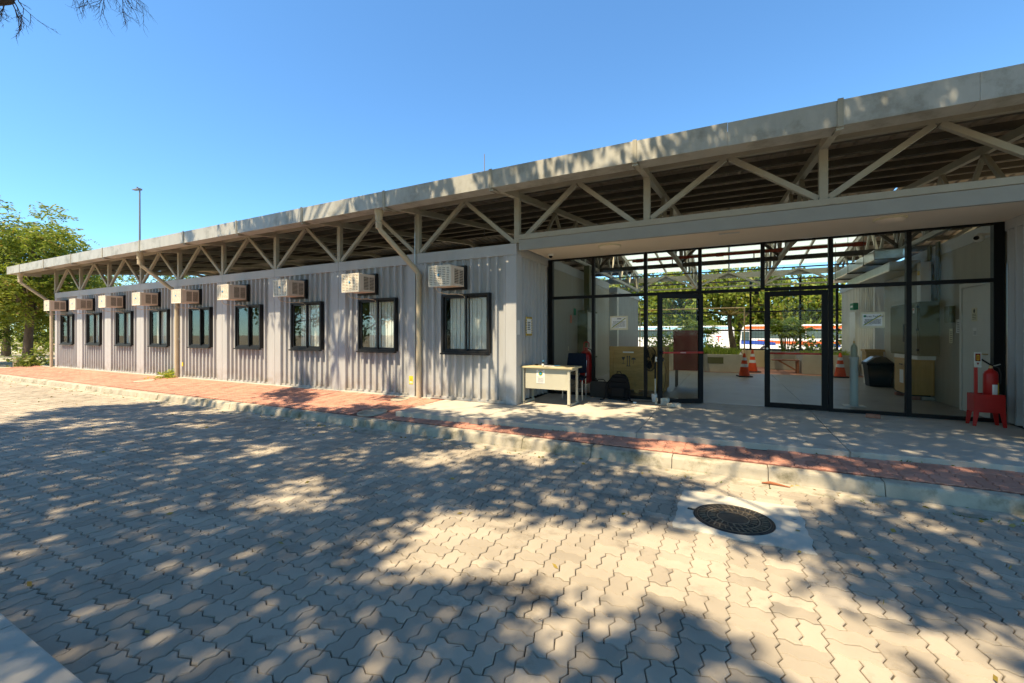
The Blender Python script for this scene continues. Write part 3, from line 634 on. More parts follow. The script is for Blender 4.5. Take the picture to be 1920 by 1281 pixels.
tag(MB().tube([(-.06, 0, .004), (.06, .02, .004)], .004, 6).build('pen', m_blue, None, loc=(.68, .36, .752)), 'blue pen on the desk papers', 'pen')
tag(MB().ball((0, 0, .015), .03, 10, 6, (1.5, 1, .5)).build('computer_mouse', m_bag, None, True, loc=(.2, .50, .741)), 'black mouse shaped object near the left end of the desk', 'mouse')

# chair behind desk
t = thing('visitor_chair', 'navy padded chair with chrome legs behind the desk', 'chair', (.78, 1.12, .03), R(6))
b = MB(); b.hexa([(-.22, .16, .52), (.22, .16, .52), (.22, .20, .52), (-.22, .20, .52), (-.19, .24, .93), (.19, .24, .93), (.19, .28, .93), (-.19, .28, .93)]); b.build('backrest', m_navy, t, bev=.03)
MB().box(-.22, .22, -.24, .2, .41, .47).build('seat', m_navy, t, bev=.025)
for x in (-.2, .2):
    MB().tube([(x, -.2, .0), (x, -.2, .40), (x, -.17, .42), (x, .14, .42), (x, .18, .5), (x, .24, .78)], .011, 8).build('frame_tube', m_metal, t, True)
    MB().tube([(x, .2, .0), (x, .14, .42)], .011, 8).build('leg', m_metal, t, True)
# wheeled red extinguisher
t = thing('wheeled_extinguisher', 'large red wheeled fire extinguisher behind the glass beside the desk', 'extinguisher', (.57, 2.62, .042))
MB().lathe([(.09, .14), (.15, .18), (.155, .24), (.155, .78), (.14, .86), (.09, .92), (.04, .95), (.04, 1.0)], n=24).build('tank', m_red, t, True)
MB().tube([(-.1, .1, .5), (-.1, .12, 1.0), (-.09, .12, 1.1), (-.06, .12, 1.13), (.0, .12, 1.13), (.03, .12, 1.1), (.03, .12, 1.0)], .014, 8).build('handle', m_red, t, True)
for x in (-.2, .2): MB().lathe([(.13, -.025), (.14, -.02), (.14, .02), (.13, .025)], n=20).build('wheel', m_rubber, t, True, loc=(x, .05, .14)).rotation_euler = (0, R(90), 0)
MB().tube([(.04, 0, .98), (.14, -.05, .95), (.19, -.07, .7), (.17, -.08, .4)], .014, 8).build('hose', m_rubber, t, True)
MB().tube([(.12, -.06, .0), (.12, -.06, .25)], .012, 6).build('prop_leg', m_red, t)

# plywood crate with handling marks
t = thing('plywood_crate', 'large plywood crate with black handling symbols behind the glass', 'crate', (1.76, 2.95, .042))
MB().box(-.60, .60, -.42, .42, .09, 1.02).build('crate_body', m_ply, t, bev=.004)
for x0, x1, z0, z1 in ((-.61, .61, .95, 1.04), (-.61, .61, .07, .16)): MB().box(x0, x1, -.44, -.421, z0, z1).build('batten', m_ply, t, bev=.003)
for x in (-.56, .0, .56): MB().box(x - .045, x + .045, -.438, -.421, .16, .95).build('batten', m_ply, t, bev=.003) if x else None
for x in (-.5, 0, .5): MB().box(x - .05, x + .05, -.42, .42, 0, .089).build('skid', m_ply, t)
s = MB(); yk = -.4225
for x in (-.20, -.15): s.box(x - .008, x + .008, yk - .001, yk, .60, .80); s.add([(x - .022, yk - .001, .80), (x + .022, yk - .001, .80), (x, yk - .001, .835)], [(0, 1, 2)])
s.box(-.225, -.125, yk - .001, yk, .59, .605)
s.add([(-.33, yk - .001, .80), (-.25, yk - .001, .80), (-.265, yk - .001, .75), (-.285, yk - .001, .73), (-.295, yk - .001, .73), (-.315, yk - .001, .75)], [(0, 1, 2, 3, 4, 5)]); s.box(-.294, -.286, yk - .001, yk, .66, .73); s.box(-.32, -.26, yk - .001, yk, .65, .66)
u = [(-.06 + .05 * math.cos(a), .745 + .045 * math.sin(a)) for a in [math.pi * i / 10 for i in range(11)]]
s.add([(x, yk - .001, z) for x, z in u], [tuple(range(11))]); s.box(-.064, -.056, yk - .001, yk, .66, .745); s.box(-.08, -.056, yk - .001, yk, .655, .665)
s.build('handling_marks', m_ink, t)
MB().box(-.30, -.06, yk - .002, yk, .895, .925).build('paper_label', m_poster, t)
t = thing('display_cabinet', 'dark red upright cabinet on legs behind the open door leaf', 'cabinet', (2.70, 4.3, .042)); MB().box(-.33, .33, -.2, .2, .42, 1.42).build('body', m_darkred, t, bev=.006)
for x in (-.27, .27):
    for y in (-.15, .15): MB().box(x - .02, x + .02, y - .02, y + .02, 0, .42).build('leg', m_purlin, t)
# electric cabinets
t = thing('electric_cabinet', 'olive grey electric cabinet on the left inner wall behind the glass', 'cabinet', (.0, 4.2, .95)); MB().box(.0, .26, -.5, .5, -.25, 1.05).build('case', m_elec, t, bev=.006); MB().box(.262, .275, -.46, .46, -.2, 1.0).build('door', m_desk, t, bev=.004); MB().box(.05, .2, -.1, .1, 1.05, 2.3).build('cable_tray', m_elec, t); MB().box(.276, .278, -.12, .12, .2, .55).build('notice', m_ink, t)
MB().box(.0, .2, -.45, .45, -.9, -.28).build('plinth', m_trim, t)
t = thing('electric_cabinet', 'large olive electric cabinet with warning stickers on the right inner wall', 'cabinet', (XR, 4.6, .95)); MB().box(-.30, .0, -.82, .82, -.02, 1.05).build('case', m_elec, t, bev=.006)
MB().box(-.32, -.302, -.78, .78, .02, 1.01).build('door', m_elec, t, bev=.005)
for y in (-.1,): MB().box(-.345, -.322, y - .03, y + .03, .25, .62).build('handle', m_bin, t, bev=.004)
for z in (.1, .5, .95): MB().box(-.335, -.30, -.81, -.77, z - .02, z + .02).build('hinge', m_bin, t)
MB().box(-.3215, -.3205, -.64, -.55, .83, .93).build('warning_sticker', m_poster, t); MB().box(-.3225, -.3216, -.63, -.56, .885, .925).build('warning_mark', m_red, t)
MB().box(-.30, -.02, -.72, .6, -.1, -.025).build('bracket_rail', m_white, t)
MB().box(-.22, -.06, -.62, -.42, 1.05, 1.85).build('trunking', m_white, t, bev=.01); MB().box(-.225, -.221, -.58, -.46, 1.6, 1.68).build('trunking_sticker', m_yel, t)
tr = MB(); 
for y in (-.78, -.40):
    tr.box(-.03, -.004, y - .07, y + .07, 1.05, 2.2)
tr.build('cable_tray', m_elec, t)
hl = MB()
for y in (-.78,):
    for i in range(24):
        for dy in (-.04, 0, .04): hl.box(-.0325, -.0305, y + dy - .008, y + dy + .008, 1.08 + i * .045, 1.10 + i * .045)
hl.build('tray_slots', m_ink, t)
# ducts, sprinkler pipe
t = thing('air_duct', 'silver foil covered air duct hung under the lobby roof at the right', 'duct', (6.75, 5.0, 2.72)); MB().box(-.28, .24, -.3, 4.6, .28, .5).build('upper_duct', m_foil, t, bev=.02); MB().box(-.1, .4, -.6, 3.0, -.02, .18).build('lower_duct', m_foil, t, bev=.02)
for y in (.4, 1.9, 3.4):
    for x in (-.3, .26): MB().tube([(x, y, .25), (x, y, 1.4)], .006, 6).build('hanger', m_purlin, t)
    MB().box(-.32, .28, y - .02, y + .02, .245, .275).build('support', m_purlin, t)
t = thing('sprinkler_pipe', 'rust red sprinkler pipe running across under the lobby roof', 'pipe', (3.6, 5.45, 3.50)); MB().tube([(-2.5, 0, 0), (2.9, 0, 0)], .042, 12).build('main_pipe', m_sprink, t, True)
for x in (-2.3, -.2, 1.2, 2.75): MB().lathe([(.055, -.09), (.055, .09)], n=12).build('coupling', m_sprink, t, True, loc=(x, 0, 0)).rotation_euler = (0, R(90), 0)
for x in (-1.4, .6, 2.2): MB().tube([(x, 0, -.04), (x, 0, -.17)], .014, 8).build('sprinkler_head', m_sprink, t)
for z, y, nm in ((3.72, 3.6, 'upper'), (3.16, 6.3, 'lower')):
    tag(MB().tube([(.3, y, z), (7.0, y, z)], .018, 8).build('cable_pipe', m_purlin, None, True), 'thin black %s cable pipe crossing under the lobby roof' % nm, 'pipe')
# cabinet on bricks with bin, box
t = thing('wooden_cabinet', 'light wood low cabinet raised on bricks inside at the right', 'cabinet', (7.06, 4.0, .042)); MB().box(-.20, .17, -.02, .85, .10, .78).build('body', m_oak, t, bev=.004); MB().box(-.21, .18, -.03, .86, .78, .81).build('top', m_oakedge, t, bev=.004)
MB().frame(-.20, .175, .1, .78, .02, -.028, -.021).build('front_edging', m_oakedge, t)
MB().box(-.204, -.201, .0, .83, .13, .76).build('door', m_oak, t); MB().box(-.22, -.204, .35, .5, .68, .70).build('handle', m_ink, t); MB().box(-.206, -.2045, .3, .52, .3, .58).build('notice', m_poster, t)
MB().box(-.17, .14, .05, .8, .068, .099).build('plinth', m_bin, t)
for k, (x, y) in enumerate(((-.12, .06), (.1, .06), (-.12, .74))):
    o = MB().box(-.1, .1, -.05, .05, 0, .066).build('support_brick', m_brick if k != 1 else m_planter, None, bev=.004, loc=(7.06 + x, 4.0 + y, .042)); tag(o, ['red brick under the front left of the wooden cabinet', 'grey block under the front right of the wooden cabinet', 'red brick under the back of the wooden cabinet'][k], 'brick')
t = thing('trash_bin', 'black plastic litter bin with a sloping flap lid inside the lobby', 'bin', (6.98, 6.55, .042)); b = MB(); b.hexa([(-.2, -.2, 0), (.2, -.2, 0), (.2, .2, 0), (-.2, .2, 0), (-.25, -.25, .55), (.25, -.25, .55), (.25, .25, .55), (-.25, .25, .55)]); b.build('body', m_bin, t, bev=.02)
b = MB(); b.prism([(-.27, .54), (-.27, .60), (-.1, .74), (.02, .78), (.12, .74), (.27, .60), (.27, .54)], 'y', -.26, .26); b.build('lid', m_bin, t, bev=.015); MB().hexa([(-.26, -.15, .615), (-.10, -.15, .748), (-.10, .15, .748), (-.26, .15, .615), (-.265, -.15, .622), (-.105, -.15, .755), (-.105, .15, .755), (-.265, .15, .622)]).build('flap', m_metal, t)
t = thing('cardboard_box', 'brown cardboard box on a stand behind the litter bin', 'box', (7.05, 7.25, .042)); MB().box(-.18, .18, -.2, .2, .6, .86).build('carton', m_ply, t, bev=.004); MB().box(-.21, .2, -.22, .22, .861, .92).build('lid', m_oak, t, bev=.003); MB().box(-.15, .15, -.18, .18, 0, .6).build('stand', m_white, t)
t = thing('gas_cylinder', 'slim pale green gas cylinder standing in a tall grey pipe behind the glass', 'cylinder', (5.66, 2.50, .042))
MB().lathe([(.062, 0), (.062, .86), (.075, .865), (.075, .90), (.06, .90)], n=24).build('pipe_holder', m_pvc, t, True); MB().lathe([(.05, .88), (.05, 1.06), (.044, 1.1), (.02, 1.13), (.018, 1.15)], n=20).build('cylinder', m_cyl, t, True); MB().lathe([(.016, 1.15), (.016, 1.19), (.005, 1.2), (.005, 1.24)], n=10).build('valve', m_copper, t, True); MB().box(-.16, .16, -.12, .12, 0, .012).build('base_plate', m_white, t)

# pedestal fan in bucket
t = thing('pedestal_fan', 'black pedestal fan seen from the side, its pole standing in a white bucket', 'fan', (2.33, 1.42, .038))
MB().lathe([(.06, .0), (.075, .15), (.08, .152)], n=18).build('bucket', m_reflect, t, True); MB().tube([(0, 0, .1), (0, 0, .50)], .014, 8).build('lower_pole', m_metal, t); MB().tube([(0, 0, .45), (.0, 0, .76)], .017, 8).build('pole', m_black, t)
hd = Vector((0.02, .0, .83)); rz_ = R(-18)
def fanp(a, b, c): return (hd.x + a * math.cos(rz_) - b * math.sin(rz_), hd.y + a * math.sin(rz_) + b * math.cos(rz_), hd.z + c)
MB().tube([fanp(.02, 0, 0), fanp(.10, 0, .005), fanp(.15, 0, .0)], [.055, .06, .035], 14).build('motor', m_black, t, True)
MB().box(.01, .05, -.062, -.058, .79, .88).build('label', m_poster, t)
g = MB()
for ring in (.06, .12, .18, .235):
    for side in (-1, 1):
        dx = -.12 + side * .055 * math.sqrt(max(0, 1 - (ring / .24) ** 2)); g.tube([fanp(dx, ring * math.cos(a), ring * math.sin(a)) for a in [2 * math.pi * i / 28 for i in range(29)]], .0022, 4, False)
for i in range(48):
    a = 2 * math.pi * i / 48
    for side in (-1, 1):
        g.tube([fanp(-.12 + side * .055 * math.sqrt(max(0, 1 - (r / .24) ** 2)), r * math.cos(a), r * math.sin(a)) for r in (.03, .12, .19, .238)], .0016, 4, False)
g.tube([fanp(-.12, .24 * math.cos(a), .24 * math.sin(a)) for a in [2 * math.pi * i / 32 for i in range(33)]], .006, 6, False)
g.build('cage', m_black, t, True)
for i in range(3):
    a0 = 2 * math.pi * i / 3; m = MB(); m.add([fanp(-.13, .04 * math.cos(a0), .04 * math.sin(a0)), fanp(-.15, .2 * math.cos(a0 - .3), .2 * math.sin(a0 - .3)), fanp(-.12, .21 * math.cos(a0 + .3), .21 * math.sin(a0 + .3)), fanp(-.10, .16 * math.cos(a0 + .7), .16 * math.sin(a0 + .7)), fanp(-.11, .04 * math.cos(a0 + .6), .04 * math.sin(a0 + .6))], [(0, 1, 2, 3, 4)])
    m.build('blade', m_bag, t)
MB().tube([fanp(.15, 0, -.02), fanp(.2, 0, -.2), fanp(.17, .0, -.5), (.12, 0, .12)], .005, 5).build('cord', m_black, t)
tag(MB().tube([(2.28, 1.36, .045), (2.1, 1.25, .04), (1.85, 1.3, .04), (1.7, 1.18, .04), (1.9, 1.08, .04), (1.98, 1.12, .04)], .005, 5).build('power_cord', m_black, None, True), 'thin black power cord lying on the floor beside the fan', 'cord')
tag(MB().box(-.03, .03, -.015, .015, 0, .03).build('plug_block', m_reflect, None, bev=.004, loc=(2.0, 1.10, .028)), 'small white plug block lying on the floor in front of the fan', 'plug')
# backpack and case
t = thing('backpack', 'black backpack leaning against the glass by the crate', 'backpack', (1.62, 1.42, .037))
b = MB(); prof = [(.19, .0), (.215, .06), (.21, .22), (.19, .36), (.15, .46), (.09, .51)]
for (wd0, z0), (wd1, z1) in zip(prof, prof[1:]):
    d0 = .11 - .07 * z0; d1 = .11 - .07 * z1; b.hexa([(-wd0, -d0 + z0 * .1, z0), (wd0, -d0 + z0 * .1, z0), (wd0, d0 + z0 * .1, z0), (-wd0, d0 + z0 * .1, z0), (-wd1, -d1 + z1 * .1, z1), (wd1, -d1 + z1 * .1, z1), (wd1, d1 + z1 * .1, z1), (-wd1, d1 + z1 * .1, z1)])
b.build('body', m_bag, t, bev=.02); MB().box(-.14, .14, -.15, -.09, .05, .26).build('front_pocket', m_bag, t, bev=.03)
for x in (-.2, .2): MB().tube([(x * .7, -.08, .42), (x * 1.15, -.1, .3), (x * 1.2, -.12, .1), (x * 1.3, -.18, .01), (x * 1.6, -.24, .008)], .014, 6).build('strap', m_bag, t, True)
MB().tube([(-.05, .03, .50), (-.03, .0, .56), (.03, .0, .56), (.05, .03, .50)], .009, 6).build('grab_handle', m_bag, t, True)
t = thing('carrying_case', 'dark grey flat carrying case with a top handle beside the backpack', 'case', (1.25, 1.50, .039)); MB().box(-.24, .2, -.06, .06, 0, .33).build('body', m_rubber, t, bev=.02); MB().tube([(-.1, 0, .325), (-.09, 0, .36), (-.06, 0, .375), (.03, 0, .375), (.06, 0, .36), (.07, 0, .325)], .009, 6).build('handle', m_bag, t, True)
# loose pavers propping the door
Vp, Fp = PV[(0, 1)]
for k, (x, y, z, rz, lab) in enumerate(((2.50, 1.16, .098, .4, 'grey paving block on top of another beside the open door leaf'), (2.49, 1.15, .034, .1, 'lower grey paving block against the open door leaf'), (2.72, 1.00, .034, .75, 'single grey paving block lying on the platform in front of the open door leaf'))):
    me = bpy.data.meshes.new('loose_paver'); V = Vp.copy(); V[32:, 2] = -.062; V[:16, 2] = 0; me.from_pydata((V + np.array([0, 0, .062])).tolist(), [], Fp + [tuple(range(47, 31, -1))]); me.materials.append(m_slab)
    o = link('loose_paver', me, None, 0, (x, y, z)); o.rotation_euler.z = rz; tag(o, lab, 'paving block', 'loose paving blocks by the door')
o = tag(MB().box(-.09, .09, -.045, .045, 0, .055).build('loose_brick', m_brick, None, bev=.006, loc=(5.65, 1.30, .035)), 'broken red brick lying at the foot of the glass on the right', 'brick'); o.rotation_euler.z = -.25
# extinguisher stand, extinguisher, marker sign
t = thing('extinguisher_stand', 'red painted stand with splayed legs and a marker post, right of the glass', 'stand', (6.93, 1.30, .035))
b = MB(); b.box(-.16, .16, -.11, -.095, .2, .46); b.box(-.16, .16, .095, .11, .2, .46); b.box(-.16, -.145, -.095, .095, .2, .46); b.box(.145, .16, -.095, .095, .2, .46); b.box(-.145, .145, -.095, .095, .34, .36); b.build('trough', m_red, t, bev=.003)
for x in (-.15, .15):
    for y in (-.1, .1): MB().hexa([(x * 1.05 - .018, y * 1.02 - .008, 0), (x * 1.05 + .018, y * 1.02 - .008, 0), (x * 1.05 + .018, y * 1.02 + .008, 0), (x * 1.05 - .018, y * 1.02 + .008, 0), (x * .9 - .03, y * .98 - .006, .2), (x * .9 + .03, y * .98 - .006, .2), (x * .9 + .03, y * .98 + .006, .2), (x * .9 - .03, y * .98 + .006, .2)]).build('leg', m_red, t, bev=.002)
MB().box(-.125, -.09, -.02, .01, .36, .88).build('marker_post', m_red, t, bev=.003); sg = MB().box(-.135, -.055, -.032, -.021, .84, 1.06).build('marker_sign', m_metal, t, bev=.002)
MB().box(-.122, -.068, -.034, -.0325, .93, 1.04).build('sign_red_field', m_darkred, sg); MB().frame(-.108, -.082, .945, 1.02, .006, -.0355, -.0342).build('sign_symbol', m_yel, sg); MB().add([(-.11, -.0345, .91), (-.08, -.0345, .91), (-.095, -.0345, .87)], [(0, 1, 2)]).build('sign_arrow', m_darkred, sg)
t = thing('fire_extinguisher', 'small red fire extinguisher with a white label standing in the red stand', 'extinguisher', (6.98, 1.30, .396))
MB().lathe([(.07, 0), (.078, .01), (.078, .38), (.066, .42), (.03, .45), (.022, .47)], n=22).build('tank', m_red, t, True); MB().lathe([(.02, .46), (.02, .50), (.012, .51)], n=12).build('valve', m_copper, t, True); MB().bar((.02, 0, .50), (-.1, -.0, .60), .03, .018).build('lever', m_bag, t); MB().bar((.0, 0, .49), (.1, 0, .53), .02, .012).build('carry_handle', m_metal, t); MB().tube([(.02, 0, .5), (.07, -.03, .48), (.09, -.04, .4), (.085, -.03, .25)], .009, 6).build('hose', m_rubber, t, True)
for a0, a1, z0, z1, mt, nm in ((-1.75, -.95, .08, .24, m_poster, 'label'), (-.9, -.4, .06, .26, m_yel, 'instruction_sticker')):
    m = MB(); k = 7; vs = [(.0795 * math.cos(a0 + (a1 - a0) * i / k), .0795 * math.sin(a0 + (a1 - a0) * i / k), z) for z in (z0, z1) for i in range(k + 1)]; m.add(vs, [(i, i + 1, k + 2 + i, k + 1 + i) for i in range(k)]); m.build(nm, mt, t)

# notices and signs
def hanging_sign(x0, x1, z0, z1, lab, title):
    t = thing('glass_notice', lab, 'notice', ((x0 + x1) / 2, YG + .03, (z0 + z1) / 2)); a, b = (x1 - x0) / 2, (z1 - z0) / 2
    MB().box(-a, a, -.004, 0, -b, b).build('card', m_cream, t); MB().box(-a + .03, a - .035, -.0055, -.0042, -b + .035, b - .03).build('sheet', m_poster, t)
    if title: text('title', title, .046, m_ink, t, (.02, -.0065, b - .07)); MB().lathe([(.018, 0), (.018, .001)], n=14).build('emblem', m_green, t, loc=(-a + .06, -.0058, b - .065)).rotation_euler = (R(90), 0, 0)
    else: lines(t, -.04, .05, b - .065, b - .055, 2, -.0058, hgt=.005)
    lines(t, -a + .05, a - .055, -b + .075, b - .12, 5, -.0058, hgt=.0045); lines(t, -a + .05, -.0, -b + .05, -b + .052, 1, -.0058, hgt=.003)
    d = MB(); d.bar((-a + .04, -.0068, -b + .045), (a - .05, -.0068, b - .045), .0006, .011, (0, 1, 0)); d.build('green_band', m_green, t); d = MB(); d.bar((-a + .05, -.0074, -b + .042), (a - .04, -.0074, b - .048), .0006, .007, (0, 1, 0)); d.build('yellow_band', m_yel, t)
hanging_sign(1.39, 1.76, 1.45, 1.74, 'cream framed notice with a diagonal band on the glass left of the doors', None)
hanging_sign(5.56, 5.88, 1.46, 1.72, 'notice headed Area Federal with a diagonal band, on the glass right of the doors', 'Área Federal')
n = tag(MB().box(.0005, .003, -.15, .15, -.19, .19).build('striped_poster', m_yel, None, loc=(.001, .57, 1.52)), 'white poster with black and yellow striped border on the corrugated return wall', 'poster')
st = MB(); ye = MB()
for i in range(-8, 9):
    for (m_, off) in ((st, 0), (ye, .025)):
        for z0, z1 in ((-.19, -.155), (.155, .19)):
            y = i * .05 + off - .01
            if -.15 <= y and y + .035 <= .15: m_.add([(.0035, y, z0), (.0035, y + .025, z0), (.0035, y + .035, z1), (.0035, y + .01, z1)], [(0, 1, 2, 3)])
        for y0, y1 in ((-.15, -.12), (.12, .15)):
            z = i * .05 + off
            if -.155 <= z and z + .025 <= .14: m_.add([(.0036, y0, z), (.0036, y1, z + .012), (.0036, y1, z + .037), (.0036, y0, z + .025)], [(0, 1, 2, 3)])
st.build('black_stripes', m_ink, n); MB().box(.0030, .0042, -.115, .115, -.15, .15).build('white_sheet', m_poster, n)
pl = MB()
for i in range(5): pl.box(.0043, .005, -.08, .06 - .02 * (i % 2), .07 - i * .035, .088 - i * .035)
pl.build('print_lines', m_ink, n)
o = tag(MB().box(.0005, .0025, -.055, .055, -.14, .14).build('paper_notice', m_poster, None, loc=(.001, .085, 1.49)), 'narrow white paper notice on the entrance corner post', 'notice')
o = tag(MB().box(-.055, .055, -.003, 0, -.09, .09).build('warning_sticker', m_yel, None, loc=(-2.56, -.0008, .36)), 'yellow warning sticker low on the container post by the nearest drainpipe', 'sticker')
MB().add([(-.03, -.0036, -.01), (.03, -.0036, -.01), (0, -.0036, .045)], [(0, 1, 2)]).build('warning_triangle', m_ink, o); MB().add([(-.019, -.0042, -.003), (.019, -.0042, -.003), (0, -.0042, .031)], [(0, 1, 2)]).build('triangle_field', m_yel, o); lines(o, -.04, .04, -.06, -.03, 3, -.0035, m_reflect, .006)
tag(MB().box(-.07, .07, -.01, 0, -.1, .1).build('meter_box', m_poster, None, bev=.004, loc=(-19.28, -.001, 2.27)), 'small white box on the post between the two farthest left containers', 'box')
tag(MB().box(-.03, .03, -.01, 0, -.06, .06).build('yellow_sticker', m_yel, None, loc=(-11.72, -.001, .42)), 'tiny yellow sticker on the wall above the weed', 'sticker')
for k, (x, y, z, w_, h_, mt, lab) in enumerate(((.003, 3.15, 1.75, .11, .2, m_busor, 'orange framed sign on the left inner wall'), (.003, 3.45, 1.95, .18, .18, m_green, 'green safety sign on the left inner wall'), (.003, 2.95, 1.0, .06, .12, m_cream, 'small cream switch plate on the left inner wall'))):
    tag(MB().box(0, .006, -w_ / 2, w_ / 2, -h_ / 2, h_ / 2).build('wall_sign', mt, None, loc=(x, y, z)), lab, 'sign')
for k, (y, z, w_, h_, lab) in enumerate(((2.40, 1.68, .17, .22, 'printed notice with a crest on the service door'), (2.38, 1.40, .13, .13, 'smaller printed sheet below the crest notice on the service door'))):
    n = tag(MB().box(-.003, 0, -w_ / 2, w_ / 2, -h_ / 2, h_ / 2).build('door_notice', m_cream if k == 0 else m_poster, None, loc=(XR - .0305, y, z)), lab, 'notice')
    m = MB()
    for i in range(4): m.box(-.0038, -.0031, -w_ * .35, w_ * .35, -h_ * .35 + i * h_ * .12, -h_ * .31 + i * h_ * .12)
    m.build('print_lines', m_ink, n)
    if k == 0: MB().ball((-.003, 0, .06), .03, 10, 6, (.03, 1, 1.2)).build('crest', m_ink, n)
tag(MB().box(-.08, 0, -.1, .1, -.15, .15).build('wall_box', m_elec, None, bev=.008, loc=(XR - .001, 3.25, 1.72)), 'small grey box on the right inner wall beside the door', 'box')
for y, z, w_, h_, lab in ((3.0, 1.5, .2, .24, 'curled white sheet taped beside the small grey box'), (3.3, 1.33, .13, .26, 'faded narrow sheet below the small grey box')):
    n = tag(MB().box(-.003, 0, -w_ / 2, w_ / 2, -h_ / 2, h_ / 2).build('wall_notice', m_poster if w_ > .15 else m_cream, None, loc=(XR - .0045, y, z)), lab, 'notice')
    m = MB()
    for i in range(6): m.box(-.0038, -.0031, -w_ * .4, w_ * .3, -h_ * .4 + i * h_ * .13, -h_ * .36 + i * h_ * .13)
    m.build('print_lines', m_ink, n)

# ------------------------------------------------------------------ courtyard behind the lobby
def planter(x0, x1, y0, y1, h, lab):
    t = thing('planter', lab, 'planter', (x0, y0, .04)); w_, d_ = x1 - x0, y1 - y0; th = .1
    b = MB(); b.box(0, w_, 0, th, 0, h); b.box(0, w_, d_ - th, d_, 0, h); b.box(0, th, th, d_ - th, 0, h); b.box(w_ - th, w_, th, d_ - th, 0, h); b.build('wall', m_planter, t, bev=.008)
    MB().box(th, w_ - th, th, d_ - th, 0, h - .06).build('soil', m_soil, t); return t
p1 = planter(1.2, 4.04, 9.35, 12.6, .62, 'concrete planter left of the cones, full of ferns'); MB().box(1.75, 2.25, -.012, -.002, .3, .52).build('patch_panel', m_elec, p1)
p2 = planter(5.80, 7.3, 9.70, 11.2, .64, 'low concrete planter on the right side of the courtyard'); p3 = planter(4.9, 7.3, 11.5, 12.6, .68, 'rear concrete planter holding the fan palm')
bw = tag(MB().box(-2.4, 9.7, 12.7, 12.9, -.3, .72).build('courtyard_wall', m_wallY), 'low cream wall closing the courtyard under the mesh screen', 'wall')
ms = thing('mesh_screen', 'black framed wire mesh screen standing on the courtyard wall', 'fence', (3.6, 12.82, .72))
for x in (-3.3, -1.2, .82, 2.53, 3.7): MB().box(x - .04, x + .04, -.03, .03, 0, 2.9).build('post', m_black, ms)
for z in (.03, .81, 1.57, 2.85): MB().box(-4.5, 4.8, -.025, .025, z - .03, z + .03).build('rail', m_winfr, ms)
m = MB()
for i in range(93): x = -4.5 + i * .1; m.box(x - .003, x + .003, -.003, .003, 0, 2.85)
for i in range(20): z = .1 + i * .14; m.box(-4.5, 4.8, -.0065, -.0035, z - .003, z + .003)
tag(m.build('wire_mesh', m_black, ms), kind='stuff')
t = thing('pipe_frame', 'thin brass coloured pipe frame standing in front of the mesh screen', 'frame', (4.18, 12.3, .04)); MB().tube([(0, 0, 0), (0, 0, 2.40)], .025, 10).build('upright', m_copper, t, True); MB().tube([(.02, 0, 2.40), (-4.1, 0, 2.40)], .025, 10).build('crossbar', m_copper, t, True); MB().tube([(-4.1, 0, 0), (-4.1, 0, 2.40)], .025, 10).build('upright', m_copper, t, True)
t = thing('wooden_bench', 'short brown wooden bench between the courtyard planters', 'bench', (5.45, 10.1, .04))
for i in range(4): MB().box(-.5, .3, -.18 + i * .1, -.09 + i * .1, .42, .455).build('seat_plank', m_bench, t, bev=.004)
for y in (-.14, .16): MB().box(.22, .29, y - .03, y + .03, 0, .42).build('leg', m_bench, t); MB().bar((.24, y, .08), (-.3, y, .42), .05, .05).build('brace', m_bench, t)
def cone(x, y, h, lab, rz=0):
    t = thing('traffic_cone', lab, 'cone', (x, y, .041), rz, 'traffic cones in the lobby')
    MB().box(-.2, .2, -.2, .2, 0, .035).build('base', m_rubber, t, bev=.012); r0, r1 = .155, .028
    def rr(z): return r0 + (r1 - r0) * (z - .035) / (h - .035)
    MB().lathe([(rr(.035), .035), (rr(h - .02), h - .02), (.018, h)], n=24).build('body', m_orange, t, True)
    for a, b in ((.42, .55), (.70, .82)): MB().lathe([(rr(a * h) + .003, a * h), (rr(b * h) + .003, b * h)], n=24).build('band', m_reflect, t, True)
cone(4.05, 7.85, .73, 'orange and white traffic cone nearest the doorway', .2); cone(4.36, 9.85, .78, 'orange and white traffic cone standing behind the nearest one', .5); cone(6.66, 8.9, .75, 'orange traffic cone half hidden by the right door jamb', .1)

# ---- plants
def rand_unit(n):
    v = nrg.normal(size=(n, 3)); return v / np.linalg.norm(v, axis=1)[:, None]
def leaf_quads(C, Lg, Wd, D=None, flat=0.):
    n = len(C); d = rand_unit(n) if D is None else D
    if flat: d[:, 2] *= flat; d /= np.linalg.norm(d, axis=1)[:, None]
    s = np.cross(d, rand_unit(n)); s /= np.linalg.norm(s, axis=1)[:, None]
    Lg = Lg * nrg.uniform(.7, 1.3, n)[:, None]; Wd = Wd * nrg.uniform(.7, 1.3, n)[:, None]
    return np.stack([C - d * Lg / 2, C + s * Wd / 2, C + d * Lg / 2, C - s * Wd / 2], 1)
def sprays(O, D, L, nl=7, lw=.028, ll=.13, droop=.5):
    """pinnate leaves: O origin, D direction"""
    n = len(O); s = np.cross(D, np.array([0, 0, 1.]) + .3 * rand_unit(n)); s /= np.linalg.norm(s, axis=1)[:, None]; out = []
    Ls = (L * nrg.uniform(.7, 1.25, n))[:, None]
    for k in range(nl):
        t = (k + .6) / nl; base = O + D * Ls * t + np.array([0, 0, -1.]) * (droop * Ls * t * t)
        for sg in (-1, 1):
            dv = s * sg * .85 + D * .45 + np.array([0, 0, -.25]) + .25 * rand_unit(n); dv /= np.linalg.norm(dv, axis=1)[:, None]; l = ll * (1 - .55 * abs(t - .45))
            w_ = np.cross(dv, s + .7 * rand_unit(n)); w_ /= np.maximum(np.linalg.norm(w_, axis=1), 1e-3)[:, None]
            out.append(np.stack([base, base + dv * l * .5 + w_ * lw, base + dv * l, base + dv * l * .5 - w_ * lw], 1))
    return np.concatenate(out)
